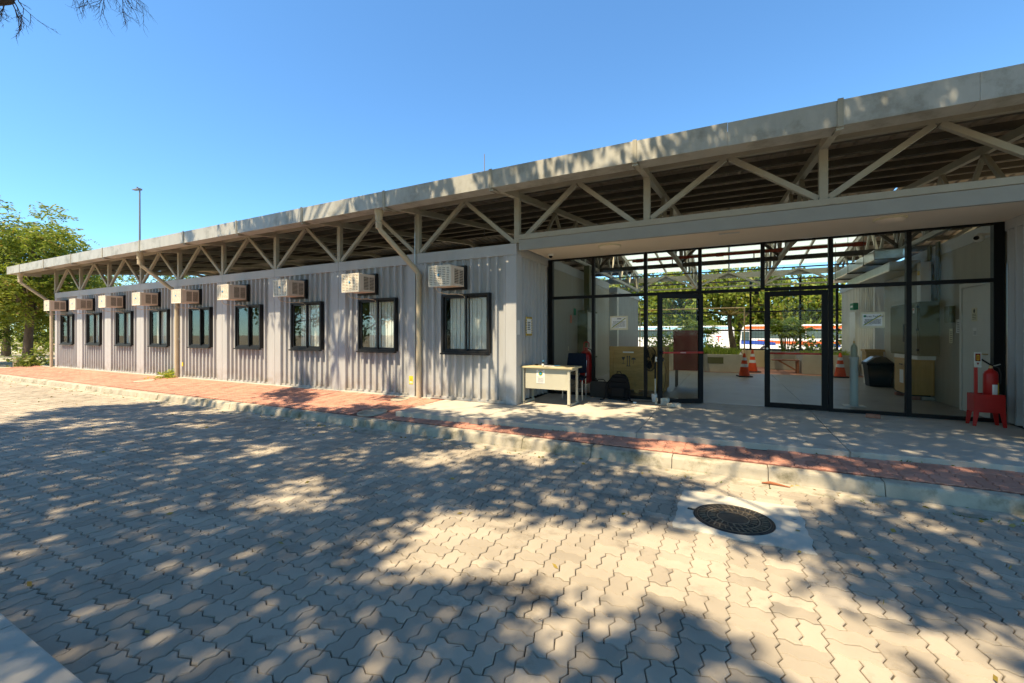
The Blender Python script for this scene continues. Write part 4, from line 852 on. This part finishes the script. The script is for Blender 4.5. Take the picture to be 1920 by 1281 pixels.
def limb(mb, a, b, r0, r1, n=6, sag=.12, seg=5, jit=.06):
    a, b = Vector(a), Vector(b); L = (b - a).length; pts = []; rad = []
    for i in range(seg + 1):
        t = i / seg; p = a.lerp(b, t); p.z += sag * L * math.sin(math.pi * t)
        if 0 < i < seg: p += Vector((rnd.uniform(-1, 1), rnd.uniform(-1, 1), rnd.uniform(-1, 1))) * jit * L
        pts.append(p); rad.append(r0 + (r1 - r0) * t ** .8)
    mb.tube(pts, rad, n, False); return pts
def crown_clusters(c, r, n, rr):
    out = []
    while len(out) < n:
        p = np.array([rr.uniform(-1, 1), rr.uniform(-1, 1), rr.uniform(-1, 1)]); q = np.linalg.norm(p)
        if q > 1 or rr.random() > .25 + .75 * q: continue
        p = p * (1 + .18 * math.sin(5 * p[0] + 3 * p[1]) + .14 * math.sin(7 * p[2] + 4 * p[0])); out.append(p * np.array(r) + np.array(c))
    return out
def make_tree(name, lab, base, h_fork, crown_c, crown_r, ncl, per, leaf, mat_leaf, bark, r_trunk, seed, group=None, style='leaf', lean=(0, 0)):
    rr = random.Random(seed); t = thing(name, lab, 'tree', base, 0, group)
    tr = MB(); f = (lean[0], lean[1], h_fork); tr.tube([(0, 0, -.1), (lean[0] * .3, lean[1] * .3, h_fork * .4), f], [r_trunk * 1.35, r_trunk, r_trunk * .8], 10, False)
    cl = crown_clusters(crown_c, crown_r, ncl, rr); mains = cl[::max(1, ncl // 9)][:9]
    ends = []
    for q in mains: ends += limb(tr, f, tuple(np.array(f) + .8 * (np.array(q) - np.array(f))), r_trunk * .55, r_trunk * .12, 6)
    for q in cl[::3]:
        e = min(ends, key=lambda p: (p - Vector(q)).length); limb(tr, e, q, r_trunk * .13, .008, 4, .05, 3)
    tr.build('trunk', bark, t, True)
    O = np.repeat(np.array(cl), per, 0); rad = leaf[2]; O = O + nrg.normal(size=O.shape) * rad * np.array([1, 1, .75])
    if style == 'spray':
        D = rand_unit(len(O)); D[:, 2] = D[:, 2] * .45 - .05; D /= np.linalg.norm(D, axis=1)[:, None]; V = sprays(O, D, np.full(len(O), leaf[0]), 7, leaf[1], leaf[0] * .42)
    else: V = leaf_quads(O, leaf[0], leaf[1])
    quads('crown', V, mat_leaf, t); return t
def grass_clump(n, c, r, hgt, wd=.012):
    x = c[0] + nrg.uniform(-r[0], r[0], n); y = c[1] + nrg.uniform(-r[1], r[1], n); B = np.stack([x, y, np.full(n, c[2])], 1); T = B + np.stack([nrg.normal(0, .4, n), nrg.normal(0, .4, n), np.ones(n)], 1) * (hgt * nrg.uniform(.5, 1.2, n))[:, None]
    s = rand_unit(n) * wd; s[:, 2] = 0; Mi = (B + T) / 2 + np.array([0, 0, .03]); return np.stack([B, Mi + s, T, Mi - s], 1)
tag(quads('fern_cover', grass_clump(2600, (2.6, 10.7, .60), (1.35, 1.25), .27, .016), m_palm), 'low ferny ground cover filling the left courtyard planter', 'ferns', kind='stuff')
tag(quads('ground_cover', grass_clump(500, (6.5, 10.4, .62), (.65, .6), .2, .014), m_palm), 'low weeds in the right courtyard planter', 'weeds', kind='stuff')
def fan_palm(name, lab, base, stems, hgt, fr, seed):
    rr = random.Random(seed); t = thing(name, lab, 'palm', base); st = MB(); out = []
    for k in range(stems):
        a = rr.uniform(0, 6.28); d = rr.uniform(.05, .3); p = Vector((d * math.cos(a), d * math.sin(a), 0)); top = p * 1.9 + Vector((0, 0, hgt * rr.uniform(.55, 1)))
        st.tube([p, (p + top) / 2, top], [.02, .016, .012], 5)
        for q in range(6):
            b = rr.uniform(0, 6.28); el = rr.uniform(-.1, .7); hub = top + Vector((math.cos(b) * math.cos(el), math.sin(b) * math.cos(el), math.sin(el))) * rr.uniform(.1, .28); st.tube([top - Vector((0, 0, .1)), hub], [.006, .004], 4)
            ax = (hub - top).normalized(); sv = ax.cross(Vector((0, 0, 1))).normalized(); up = sv.cross(ax)
            for i in range(9):
                th = -1.5 + 3.0 * i / 8; dv = (ax * math.cos(th) + sv * math.sin(th)) * fr * rr.uniform(.8, 1.1) - up * .02; n_ = dv.cross(up).normalized() * .034; m_ = hub + dv * .5; e = hub + dv - Vector((0, 0, .25 * fr))
                out.append([hub, m_ + n_, e, m_ - n_])
    st.build('stems', m_palm, t); quads('fronds', np.array([[list(v) for v in q] for q in out]), m_palm, t)
fan_palm('fan_palm', 'bushy fan palm seen through the right door leaf', (5.55, 11.9, .68), 16, 1.15, .46, 3); fan_palm('fan_palm', 'fan palm behind the maroon cabinet in the left planter', (2.45, 11.0, .62), 13, 1.15, .44, 9)
t = thing('yucca', 'leaning scaly trunk with a few dry fronds in the left planter', 'plant', (3.75, 11.1, .60)); MB().tube([(.06, 0, -.05), (.02, 0, .3), (-.05, 0, .7), (-.1, 0, 1.15), (-.12, 0, 1.5)], [.13, .12, .09, .07, .05], 10).build('trunk', m_bark, t, True)
D = rand_unit(60); D[:, 2] = np.abs(D[:, 2]) * .5 + .05; quads('fronds', leaf_quads(np.array([[-.12, 0, 1.5]]) + D * .28, .6, .04, D), m_dry, t)
t = thing('broadleaf_plant', 'low plant with broad green leaves at the front of the left planter', 'plant', (2.95, 9.9, .6)); D = rand_unit(16); D[:, 2] = np.abs(D[:, 2]) * .6 + .35; D /= np.linalg.norm(D, axis=1)[:, None]; quads('leaves', leaf_quads(D * .22, .40, .17, D), m_palm, t)
# buses on the street beyond
def bus(x, y, length, lab, scheme):
    t = thing('bus', lab, 'bus', (x, y, -.77)); hh = 3.15
    b = MB(); b.prism([(.25, .35), (.05, .5), (.0, 1.3), (.12, 2.5), (.35, hh - .12), (.7, hh), (length - .3, hh), (length, hh - .3), (length, .35)], 'y', 0, 2.5); b.build('body', m_buswhite, t, bev=.06)
    if scheme == 0:
        MB().box(.9, length - .2, -.02, -.008, 1.75, 2.6).build('side_windows', m_busgl, t)
        for i in range(1, 7): MB().box(.9 + i * (length - 1.1) / 7 - .04, .9 + i * (length - 1.1) / 7 + .04, -.03, -.021, 1.75, 2.6).build('window_pillar', m_buswhite, t)
        MB().box(.4, length - .1, -.022, -.008, 2.72, 3.0).build('roof_stripe', m_busor, t); MB().hexa([(.1, -.02, 1.15), (3.2, -.02, 1.05), (3.2, -.008, 1.05), (.1, -.008, 1.15), (.1, -.02, 1.55), (3.2, -.02, 1.45), (3.2, -.008, 1.45), (.1, -.008, 1.55)]).build('blue_band', m_busblue, t)
        MB().hexa([(1.6, -.032, 1.52), (6.5, -.032, .95), (6.5, -.021, .95), (1.6, -.021, 1.52), (1.6, -.032, 1.62), (6.5, -.032, 1.25), (6.5, -.021, 1.25), (1.6, -.021, 1.62)]).build('orange_swoosh', m_busor, t)
        MB().box(3.2, length - .3, -.02, -.008, 1.2, 1.45).build('side_stripe', m_busor, t); MB().box(6.6, 8.6, -.02, -.008, .9, 1.19).build('blue_band', m_busblue, t)
        MB().hexa([(-.03, .1, 1.35), (-.02, .1, 1.35), (-.02, 2.4, 1.35), (-.03, 2.4, 1.35), (.07, .1, 2.5), (.1, .1, 2.5), (.1, 2.4, 2.5), (.07, 2.4, 2.5)]).build('windscreen', m_busgl, t); MB().box(.15, .85, -.02, -.008, 1.5, 2.45).build('cab_window', m_busgl, t)
    else:
        MB().box(.5, length - .2, -.02, -.008, 2.78, 3.02).build('roof_stripe', m_buslt, t); MB().box(length - 3.4, length - 2.9, -.02, -.008, .4, 2.7).build('blue_band', m_buslt, t); MB().box(1, length - 4, -.02, -.008, 1.8, 2.6).build('side_windows', m_busgl, t)
        text('letter', 'T', 1.0, m_red, t, (length - 1.6, -.02, 1.6))
    for wx in (2.3, length - 2.8): w_ = MB().lathe([(.46, -.12), (.5, -.08), (.5, .12), (.3, .14)], n=20).build('wheel', m_rubber, t, True, loc=(wx, .12, .5)); w_.rotation_euler = (R(90), 0, 0); MB().lathe([(.28, .13), (.25, .16)], n=16).build('rim', m_metal, w_, True)
bus(4.7, 44, 12.5, 'white city bus with blue and orange bands on the street behind the screen', 0); bus(-10.0, 47.5, 14.2, 'white and light blue bus parked behind the other bus', 1)
BT = [(-11, 55, 11.5, 3.8), (-7, 58, 11.8, 4.0), (-3, 54, 11.2, 3.8), (1, 57, 11.8, 4.0), (5, 55, 11.0, 3.8), (9, 58, 10.6, 3.8), (13, 55, 9.2, 3.4), (17, 58, 8.0, 3.6), (21.5, 56, 7.4, 3.8)]
for k, (x, y, h, r) in enumerate(BT):
    make_tree('street_tree', 'leafy green street tree behind the buses, %s from the left' % ORD[k], (x, y, -.78), h * .3, (0, 0, h * .52), (r, r, h * .48), 100, 48, (.62, .32, .6), m_leafB if k % 2 else m_leafA, m_bark, .22, 40 + k, 'trees beyond the courtyard')
t = thing('street_light', 'curved white street light beyond the courtyard screen', 'street light', (17.6, 46, -.78)); MB().tube([(0, 0, 0), (0, 0, 5.0), (.1, 0, 5.4), (.5, 0, 5.9), (1.0, 0, 6.1)], [.07, .05, .045, .04, .035], 8).build('pole', m_reflect, t, True); MB().ball((1.15, 0, 6.1), .2, 10, 6, (1.4, .7, .4)).build('lamp_head', m_reflect, t, True)
# exit sign
t = thing('exit_sign', 'small green and white exit sign hung by the right rear container', 'sign', (7.0, 8.9, 2.2)); MB().box(-.06, .06, -.2, .2, -.1, .1).build('board', m_green, t, bev=.003); MB().box(-.063, -.061, -.13, .13, -.03, .03).build('lettering_band', m_reflect, t)

# ------------------------------------------------------------------ yard details
t = thing('manhole_cover', 'round cast iron manhole cover with raised ribs in a pale concrete square', 'manhole', (3.645, -3.10, ZY + .012))
MB().lathe([(.318, -.03), (.318, .0), (.308, .004), (.300, .0), (.292, .002), (.02, .003)], n=56).build('lid', m_iron, t, True)
for r in (.12, .125, .20, .206, .285): MB().lathe([(r, 0), (r, .006), (r + .004, .006), (r + .004, 0)], n=48).build('raised_ring', m_ironhi, t)
rb_ = MB()
for k, (ra, rb2, n_) in enumerate(((.222, .272, 34), (.142, .188, 22))):
    for i in range(n_):
        a = 2 * math.pi * (i + .5 * k) / n_; rb_.bar((ra * math.cos(a), ra * math.sin(a), .006), (rb2 * math.cos(a + .08), rb2 * math.sin(a + .08), .006), .010, .008, (0, 0, 1))
rb_.build('raised_ribs', m_ironhi, t)
MB().box(-.375, -.312, -.012, .012, -.005, .006).build('lifting_tab', m_iron, t).rotation_euler.z = R(-8)
sl = MB(); rr = random.Random(5); ring = []
for (ax, ay), (bx_, by_) in zip(((SL[0], SL[2]), (SL[1], SL[2]), (SL[1], SL[3]), (SL[0], SL[3])), ((SL[1], SL[2]), (SL[1], SL[3]), (SL[0], SL[3]), (SL[0], SL[2]))):
    for i in range(12): ring.append((ax + (bx_ - ax) * i / 12 + rr.uniform(-.014, .014), ay + (by_ - ay) * i / 12 + rr.uniform(-.014, .014)))
cc = [(3.645 + .322 * math.cos(a), -3.10 + .322 * math.sin(a)) for a in [math.atan2(y + 3.1, x - 3.645) for x, y in ring]]; k = len(ring)
sl.add([(x, y, ZY + .007) for x, y in ring] + [(x, y, ZY + .011) for x, y in cc] + [(x, y, ZY - .05) for x, y in ring] + [(x, y, ZY - .05) for x, y in cc], [(i, (i + 1) % k, k + (i + 1) % k, k + i) for i in range(k)] + [(i, (i + 1) % k, 2 * k + (i + 1) % k, 2 * k + i) for i in range(k)] + [(k + i, k + (i + 1) % k, 3 * k + (i + 1) % k, 3 * k + i) for i in range(k)])
tag(sl.build('manhole_slab', m_slab), kind='structure')
# fallen leaves and litter
n = 260; X = nrg.uniform(-22, 8, n); Yv = np.where(nrg.random(n) < .55, nrg.uniform(-2.2, -1.86, n), nrg.uniform(-6.3, -2.2, n)); C = np.stack([X, Yv, np.full(n, ZY + .012)], 1); tag(quads('fallen_leaves', leaf_quads(C, .055, .028, None, .12), m_dry), 'scattered yellow fallen leaves on the paving and along the gutter', 'leaves', kind='stuff')
n = 90; X = nrg.uniform(-3, 8, n); Yv = nrg.uniform(-6.3, -.2, n); zz = np.where(Yv < -1.86, ZY + .01, np.where(Yv < -1.7, -.11, np.where(Yv < -1.2, SS * Yv + .008, .006))); C = np.stack([X, Yv, zz], 1); D = rand_unit(n); D[:, 2] *= .05; tag(quads('twig_litter', leaf_quads(C, .07, .006, D), m_twig), 'thin twigs littering the paving', 'twigs', kind='stuff')
n = 1100; X = nrg.uniform(-6, 3.2, n); C = np.stack([X, -6.485 + nrg.normal(0, .022, n), np.full(n, ZY - .008)], 1); tag(quads('kerbside_debris', leaf_quads(C, .035, .014, None, .5), m_twig), 'dark soil and litter in the joint along the near pavement edge', 'debris', kind='stuff')
o = tag(MB().tube([(-.12, 0, .012), (-.04, .01, .02), (.05, 0, .014), (.14, -.02, .01)], [.006, .016, .012, .004], 6).build('seed_pod', m_bench, None, True, loc=(4.05, -1.97, -.262)), 'brown curled seed pod lying against the kerb above the manhole', 'seed pod')
t = thing('weed', 'small green weed growing at the foot of the wall by the middle drainpipe', 'plant', (-12.3, -.16, -.01)); D = rand_unit(26); D[:, 2] = np.abs(D[:, 2]) * .9 + .25; D /= np.linalg.norm(D, axis=1)[:, None]; quads('leaves', sprays(np.zeros((26, 3)) + nrg.normal(0, .05, (26, 3)) * np.array([1, .4, 0]), D, np.full(26, .5), 8, .014, .13, .5), m_palm, t)
# wooden sign frame at the far corner
t = thing('timber_frame', 'weathered timber post frame with wire mesh beside the far left corner', 'frame', (-23.3, .6, -.12)); MB().box(-.06, .06, -.06, .06, 0, 1.0).build('post', m_wood, t, bev=.006); MB().box(-.3, 1.3, -.09, .09, 1.0, 1.06).build('cap_board', m_wood, t, bev=.006); MB().box(-.06, 1.2, -.04, .04, .88, 1.0).build('top_rail', m_wood, t); MB().box(-.06, 1.2, -.04, .04, .0, .12).build('bottom_rail', m_wood, t); MB().box(1.1, 1.2, -.06, .06, 0, 1.0).build('post', m_wood, t)
m = MB()
for i in range(22): m.box(.07 + i * .047, .074 + i * .047, -.002, .002, .12, .88)
for i in range(16): m.box(.06, 1.1, -.0045, -.0025, .14 + i * .047, .144 + i * .047)
tag(m.build('wire_mesh', m_metal, t), kind='stuff')
t = thing('shrub', 'dark leafy shrub in front of the timber frame at the far left', 'shrub', (-23.6, -.1, -.13)); O = nrg.normal(size=(420, 3)) * np.array([.34, .3, .2]) + np.array([0, 0, .28]); O[:, 2] = np.abs(O[:, 2]); quads('leaves', leaf_quads(O, .17, .08), m_leafB, t); MB().tube([(0, 0, 0), (.05, 0, .4)], [.02, .01], 5).build('stem', m_bark, t)
tag(MB().box(-60, -33, 6.2, 6.5, -.3, .18).build('low_wall', m_slab), 'low pale wall across the path behind the far left trees', 'wall')
t = thing('street_lamp', 'tall grey street lamp with a flat head rising behind the roof', 'street lamp', (-29.0, 5.9, -.3)); MB().tube([(0, 0, 0), (0, 0, 6), (0, 0, 10.75)], [.075, .055, .04], 10).build('pole', m_pole, t, True); MB().hexa([(-.75, -.1, 10.72), (.05, -.12, 10.62), (.05, .12, 10.62), (-.75, .1, 10.72), (-.75, -.1, 10.78), (.05, -.12, 10.74), (.05, .12, 10.74), (-.75, .1, 10.78)]).build('lamp_head', m_pole, t, bev=.02); MB().lathe([(.04, 0), (.04, .1), (.06, .12)], (-.3, 0, 10.74), 10).build('photocell', m_pole, t)
tag(MB().tube([(0, 0, 0), (0, 0, 2.3)], [.02, .012], 6).build('antenna_mast', m_pole, None, loc=(-2.6, 3.2, 4.2)), 'thin antenna mast standing on the roof', 'antenna')

# ------------------------------------------------------------------ visible trees at the far left
TL = [('feathery_tree', 'feathery yellow green tree with a stone block at its foot, left of the building', (-25.6, .25, -.13), 2.2, (-1.3, .3, 4.7), (3.0, 2.6, 2.75), 105, 24, m_leafA, .17, 3, (-.1, .1)),
      ('feathery_tree', 'feathery tree with brownish pods behind the far left corner of the roof', (-31.0, 4.2, -.2), 2.4, (-.3, .2, 3.6), (3.0, 2.8, 2.3), 90, 22, m_leafA, .18, 4, (.2, 0)),
      ('feathery_tree', 'darker feathery tree at the far left edge of the picture', (-29.5, -.4, -.2), 2.4, (-.3, .0, 4.4), (3.2, 3.0, 3.0), 110, 24, m_leafB, .16, 5, (0, .1)),
      ('feathery_tree', 'low spreading tree peeping over the roof end right of the feathery trees', (-31.0, 9.5, -.2), 2.4, (1.0, .3, 4.9), (2.2, 2.0, 1.5), 34, 18, m_leafB, .15, 6, (.1, 0)),
      ('feathery_tree', 'broad green tree farthest away behind the path at the far left', (-40.0, 3.0, -.3), 2.5, (0, 0, 3.6), (5, 4.6, 2.6), 100, 20, m_leafA, .2, 8, (0, 0))]
for nm, lab, base, hf, cc_, cr_, ncl, per, mt, rt, sd_, ln in TL: make_tree(nm, lab, base, hf, cc_, cr_, ncl, per, (.46, .030, .34), mt, m_bark, rt, sd_, 'feathery trees left of the building', 'spray', ln)
tag(MB().prism([(-.35, -.3), (.3, -.35), (.38, .25), (-.3, .32)], 'z', 0, .42).build('stone_block', m_bark2, None, bev=.04, loc=(-25.3, .1, -.14)), 'rough dark block at the foot of the feathery tree', 'block')
for k, (x, y, s_, lab) in enumerate(((-46, 6.5, 2.2, 'sunlit yellow green bush farthest back behind the low wall'), (-41, 8.2, 1.7, 'sunlit rounded bush with pink flowers behind the low wall'), (-36, 8.6, 1.5, 'lower sunlit bush behind the timber frame'))):
    t = thing('bush', lab, 'bush', (x, y, -.3), 0, 'bushes behind the low wall'); O = nrg.normal(size=(2200, 3)) * np.array([s_ * .8, s_ * .6, s_ * .32]) + np.array([0, 0, s_ * .5]); O[:, 2] = np.abs(O[:, 2]); quads('leaves', leaf_quads(O, .26, .13), m_leafA, t)
    MB().tube([(0, 0, 0), (.1, 0, s_ * .5)], [.05, .02], 6).build('stem', m_bark, t)
    if k == 1: O = nrg.normal(size=(60, 3)) * np.array([s_ * .8, s_ * .6, s_ * .3]) + np.array([0, 0, s_ * .6]); quads('flowers', leaf_quads(O, .14, .12), M('pink_petal', (.55, .08, .16), .6), t)
# bare shrub tips behind the roof
t = thing('bare_sapling', 'leafless sapling whose twig tips show above the middle of the roof', 'tree', (-5.6, 14.2, -.6)); m = MB(); m.tube([(0, 0, 0), (.05, 0, 3.0), (0, 0, 5.1)], [.07, .05, .03], 6)
for i in range(26):
    z = rnd.uniform(3.6, 5.6); a = rnd.uniform(0, 6.28); l = rnd.uniform(.5, 1.5); q = Vector((math.cos(a) * l, math.sin(a) * l * .5, z + l * .75)); limb(m, (0, 0, min(z, 5.1)), q, .016, .005, 4, -.05, 4)
    for j in range(4): limb(m, q * .8 + Vector((0, 0, z * .2)) * .98, q + Vector((rnd.uniform(-.35, .35), rnd.uniform(-.2, .2), rnd.uniform(.05, .4))), .006, .003, 3, 0, 2)
m.build('branches', m_twig, t)

# ------------------------------------------------------------------ shade trees standing behind the viewer
GX, GY = SUN.x / -SUN.z, SUN.y / -SUN.z              # shadow offset per metre of height
LIGHT = [ # sunny openings in the shade: x, y, rx, ry, strength
 (2.08,-4.29,0.87,0.49,0.90),(2.75,-4.60,0.50,0.36,0.90),(2.81,-5.17,0.28,0.27,0.75),(3.50,-4.19,0.38,0.31,0.85),(3.72,-2.52,0.52,0.55,0.90),(3.29,-3.67,0.23,0.34,0.80),(3.88,-4.76,0.29,0.17,0.70),(4.30,-4.42,0.23,0.31,0.50),(4.90,-3.93,0.19,0.26,0.60),(0.59,-2.58,0.56,0.45,0.60),(1.49,-2.38,0.48,0.41,0.55),(2.42,-2.37,0.39,0.38,0.55),(-0.59,-4.20,0.31,0.25,0.75),(-0.18,-4.72,0.45,0.18,0.50),(-0.79,-5.84,0.26,0.09,0.60),(-1.02,-5.28,0.30,0.11,0.45),(-0.12,-5.84,0.17,0.07,0.50),(0.95,-4.64,0.16,0.19,0.50),(-1.03,-3.40,0.37,0.27,0.45),(-2.70,-4.38,0.55,0.17,0.40),(-2.93,-3.44,0.86,0.23,0.45),(-4.42,-4.84,0.65,0.16,0.40),(3.40,-1.65,0.52,0.45,0.60),(4.52,-2.12,0.38,0.34,0.60),(2.45,-3.52,0.39,0.34,0.50),(1.59,-4.97,0.20,0.22,0.60),(5.10,-2.43,0.25,0.25,0.50),(1.66,-5.67,0.10,0.06,0.30),(2.34,-5.32,0.16,0.18,0.40),(4.41,-3.46,0.21,0.23,0.40),(3.22,-5.13,0.14,0.11,0.50)]

def cover(x, y):
    if y < -1.9: c = (.62 if (x < 1.8 and y < -6.45) else 1.2 if (x < 1.3 and y < -4.4) else 1.0 if y < -5 else .80) if x > -8.6 + .6 * math.sin(y * 2.3) + .35 * (y + 4.7) * -.6 else .0
    elif y < -.9: c = .60 * min(1, max(0, (x + 7.5) / 3))
    else: c = .50 * min(1, max(.0, (x + 8.5) / 4))
    if y > -1.9 and x > 5.2: c = min(.85, c + .25)
    if y > 1.0 and x > -9: c = max(c, .52)
    for a, b, rx, ry, s_ in LIGHT:
        d = ((x - a) / (rx * 1.08)) ** 2 + ((y - b) / (ry * 1.08)) ** 2
        if d < 4: c *= 1 - min(1, s_ * 1.08) * math.exp(-d * d * .6)
    return c
cl = []; rr = random.Random(21)
lrg = np.random.default_rng(4); LAT = lrg.random((90, 90)); LAT2 = lrg.random((160, 160))
def vnoise(x, y, A):
    i, j = int(math.floor(x)), int(math.floor(y)); u, v = x - i, y - j; u = u * u * (3 - 2 * u); v = v * v * (3 - 2 * v); n_ = len(A)
    a, b, c, d = A[i % n_, j % n_], A[(i + 1) % n_, j % n_], A[i % n_, (j + 1) % n_], A[(i + 1) % n_, (j + 1) % n_]
    return a + (b - a) * u + (c - a) * v + (a - b - c + d) * u * v
def field(x, y): return .5 + 1.25 * (.68 * vnoise(x / 1.0 + 40, y / .62 + 40, LAT) + .32 * vnoise(x / .42 + 60, y / .30 + 60, LAT2) - .5)
for i in range(126 * 70):
    h = rr.triangular(7.6, 11.5, 9.4); sx = -10.5 + (i % 126 + rr.random()) * .17; sy = -9.2 + (i // 126 + rr.random()) * .17
    if field(sx, sy) > cover(sx, sy): continue
    p = (sx - GX * (h - ZY), sy - GY * (h - ZY), h); q = proj(*p)
    if q and -140 < q[0] < 2060 and q[1] > -70: continue
    cl.append(p)
back = [(rr.uniform(-17, 17), rr.uniform(-26, -15), rr.uniform(6, 12)) for i in range(560)]  # unseen leaf clusters added to both crowns to block sky light from behind
for k, (bx_, by_, lab) in enumerate(((-4.6, -11.8, 'shade tree behind the viewer, bare twigs hanging into the top left corner'), (5.2, -12.4, 'large shade tree behind the viewer on the right, casting dappled shade'))):
    t = thing('shade_tree', lab, 'tree', (bx_, by_, -.16), 0, 'shade trees behind the viewer'); B = Vector((bx_, by_, -.16)); mine = [Vector(c) - B for c in cl if (abs(c[0] - bx_) < abs(c[0] - (5.2 if k == 0 else -4.6)))]
    m = MB(); f = Vector((.2, .4, 5.2)); m.tube([(0, 0, -.1), (.05, .1, 2.2), f], [.42, .30, .26], 12, False); rr2 = random.Random(k)
    mains = rr2.sample(mine, 13); ends = []
    for q in mains: ends += limb(m, f, f.lerp(q, .92), .055, .014, 7, .06, 9, .085)
    for q in rr2.sample(mine, min(260, len(mine))):
        e = min(ends, key=lambda p: (p - q).length); limb(m, e, q, .022, .007, 4, .02, 3)
    m.build('trunk', m_bark, t, True)
    O = np.repeat(np.array([list(v) for v in mine]), 19, 0); O = O + nrg.normal(size=O.shape) * np.array([.13, .13, .13]); bk = np.array([[c[0] - bx_, c[1] - by_, c[2] + .16] for c in back if (c[0] < .3) == (k == 0)]); Ob = np.repeat(bk, 16, 0); Ob = Ob + nrg.normal(size=Ob.shape) * .4; quads('crown', np.concatenate([leaf_quads(O, .19, .10), leaf_quads(Ob, .5, .28)]), m_leafC, t)
    if k == 0:
        m = MB(); F_ = math.cos
        def at(px_, py_, d):
            r = (px_ - 960) / FPX; v = -(py_ - 627.77) / FPX
            return CAM + Vector((-math.sin(YAW) + r * math.cos(YAW), math.cos(YAW) + r * math.sin(YAW), v)) * d - B
        def twig(p, d, L, r, depth):
            pts = [p]; seg = 4
            for i in range(seg):
                d = (d + Vector((rr2.uniform(-.35, .35), rr2.uniform(-.35, .35), rr2.uniform(-.3, .2)))).normalized(); pts.append(pts[-1] + d * L / seg)
            m.tube(pts, [r * (1 - .7 * i / seg) for i in range(seg + 1)], 4, False)
            if depth:
                for i in range(1, seg + 1):
                    for j in range(rr2.choice((1, 1, 2))): twig(pts[i], (d + Vector((rr2.uniform(-.9, .9), rr2.uniform(-.9, .9), rr2.uniform(-.7, .3)))).normalized(), L * rr2.uniform(.35, .6), r * .55, depth - 1)
        j1, j2 = at(15, 4, 4.4), at(205, -60, 4.6)
        limb(m, ends[3], at(-70, 12, 4.4), .06, .035, 7, .05, 6, .03); m.tube([at(-70, 12, 4.4), at(-30, 7, 4.4), j1, at(24, 3, 4.4)], [.035, .032, .026, .02], 8)
        limb(m, j1, j2, .02, .016, 6, .16, 5, .03)
        for p0, L_ in ((at(22, 4, 4.4), .36), (at(26, 2, 4.4), .40), (at(8, 8, 4.4), .3), (at(-15, 8, 4.4), .36), (at(30, -10, 4.4), .36)): twig(p0, Vector((.2 + rr2.uniform(-.3, .3), .1, -.8)).normalized(), L_ * .66, .006, 2)
        for px_ in (160, 168, 178, 195, 200, 212, 222, 230, 240):
            twig(at(px_, rr2.uniform(-45, -25), 4.6), Vector((rr2.uniform(-.2, .3), rr2.uniform(-.2, .2), -.9)).normalized(), rr2.uniform(.27, .38), .005, 2)
        m.build('bare_twigs', m_twig, t)
# belt of trees across the yard behind the viewer, mirrored in the windows
REF = [(-34, -20, 8.5, 4.4), (-26, -23, 9.5, 4.8), (-17, -21, 8.0, 4.2), (-9, -24, 9.0, 4.6), (1, -22, 8.2, 4.2), (10, -23, 9.0, 4.4)]
T0 = make_tree('belt_tree', '', (REF[0][0], REF[0][1], -.34), 2.6, (0, 0, 5.0), (4.4, 4.2, 3.4), 70, 44, (.40, .2, .5), m_leafB, m_bark, .22, 77, 'trees across the yard behind the viewer')
for k, (x, y, h, r) in enumerate(REF):
    o = T0 if k == 0 else copy_tree(T0); o.location = (x, y, -.34); o.rotation_euler.z = k * 1.7; o.scale = (r / 4.4, r / 4.4, h / 8.5)
    o['label'] = 'green tree across the yard behind the viewer, %s from the left' % ORD[k]

# weeds and moss in the joints along kerb, gutter and platform step
n = 420; X = nrg.uniform(-9, 9, n); Yv = np.where(nrg.random(n) < .5, -2.105 + nrg.normal(0, .012, n), np.where(nrg.random(n) < .5, -1.872, edgeY(X) - .006)); zz = np.where(Yv < -2, ZY, np.where(Yv < -1.86, -.265, SS * Yv)); keep = nrg.random(n) < (.25 + .75 * (np.sin(X * 2.1) * np.sin(X * .77 + 1) > .1))
C = np.stack([X, Yv, zz + .006], 1)[keep]; tag(quads('joint_weeds', leaf_quads(C, .045, .012, None, .7), m_leafB), 'tiny weeds and moss along the kerb, gutter and platform joints', 'weeds', kind='stuff')

for k, (x, y, h, lab) in enumerate(((.9, 13.7, 1.5, 'leafy garden shrub behind the mesh screen at the left'), (2.7, 14.2, 1.25, 'low garden shrub behind the mesh screen near the leaning trunk'), (6.7, 13.8, 1.3, 'garden shrub behind the mesh screen right of the fan palm'), (8.2, 14.0, 1.9, 'tall garden shrub behind the mesh screen at the right'))):
    t = thing('garden_shrub', lab, 'shrub', (x, y, -.345), 0, 'shrubs behind the mesh screen'); O = nrg.normal(size=(700, 3)) * np.array([.42, .34, h * .22]) + np.array([0, 0, h * .75]); O[:, 2] = np.clip(O[:, 2], .1, None); quads('leaves', leaf_quads(O, .17, .085), m_leafA, t); MB().tube([(0, 0, 0), (.04, 0, h * .7)], [.03, .012], 6).build('stem', m_bark, t)
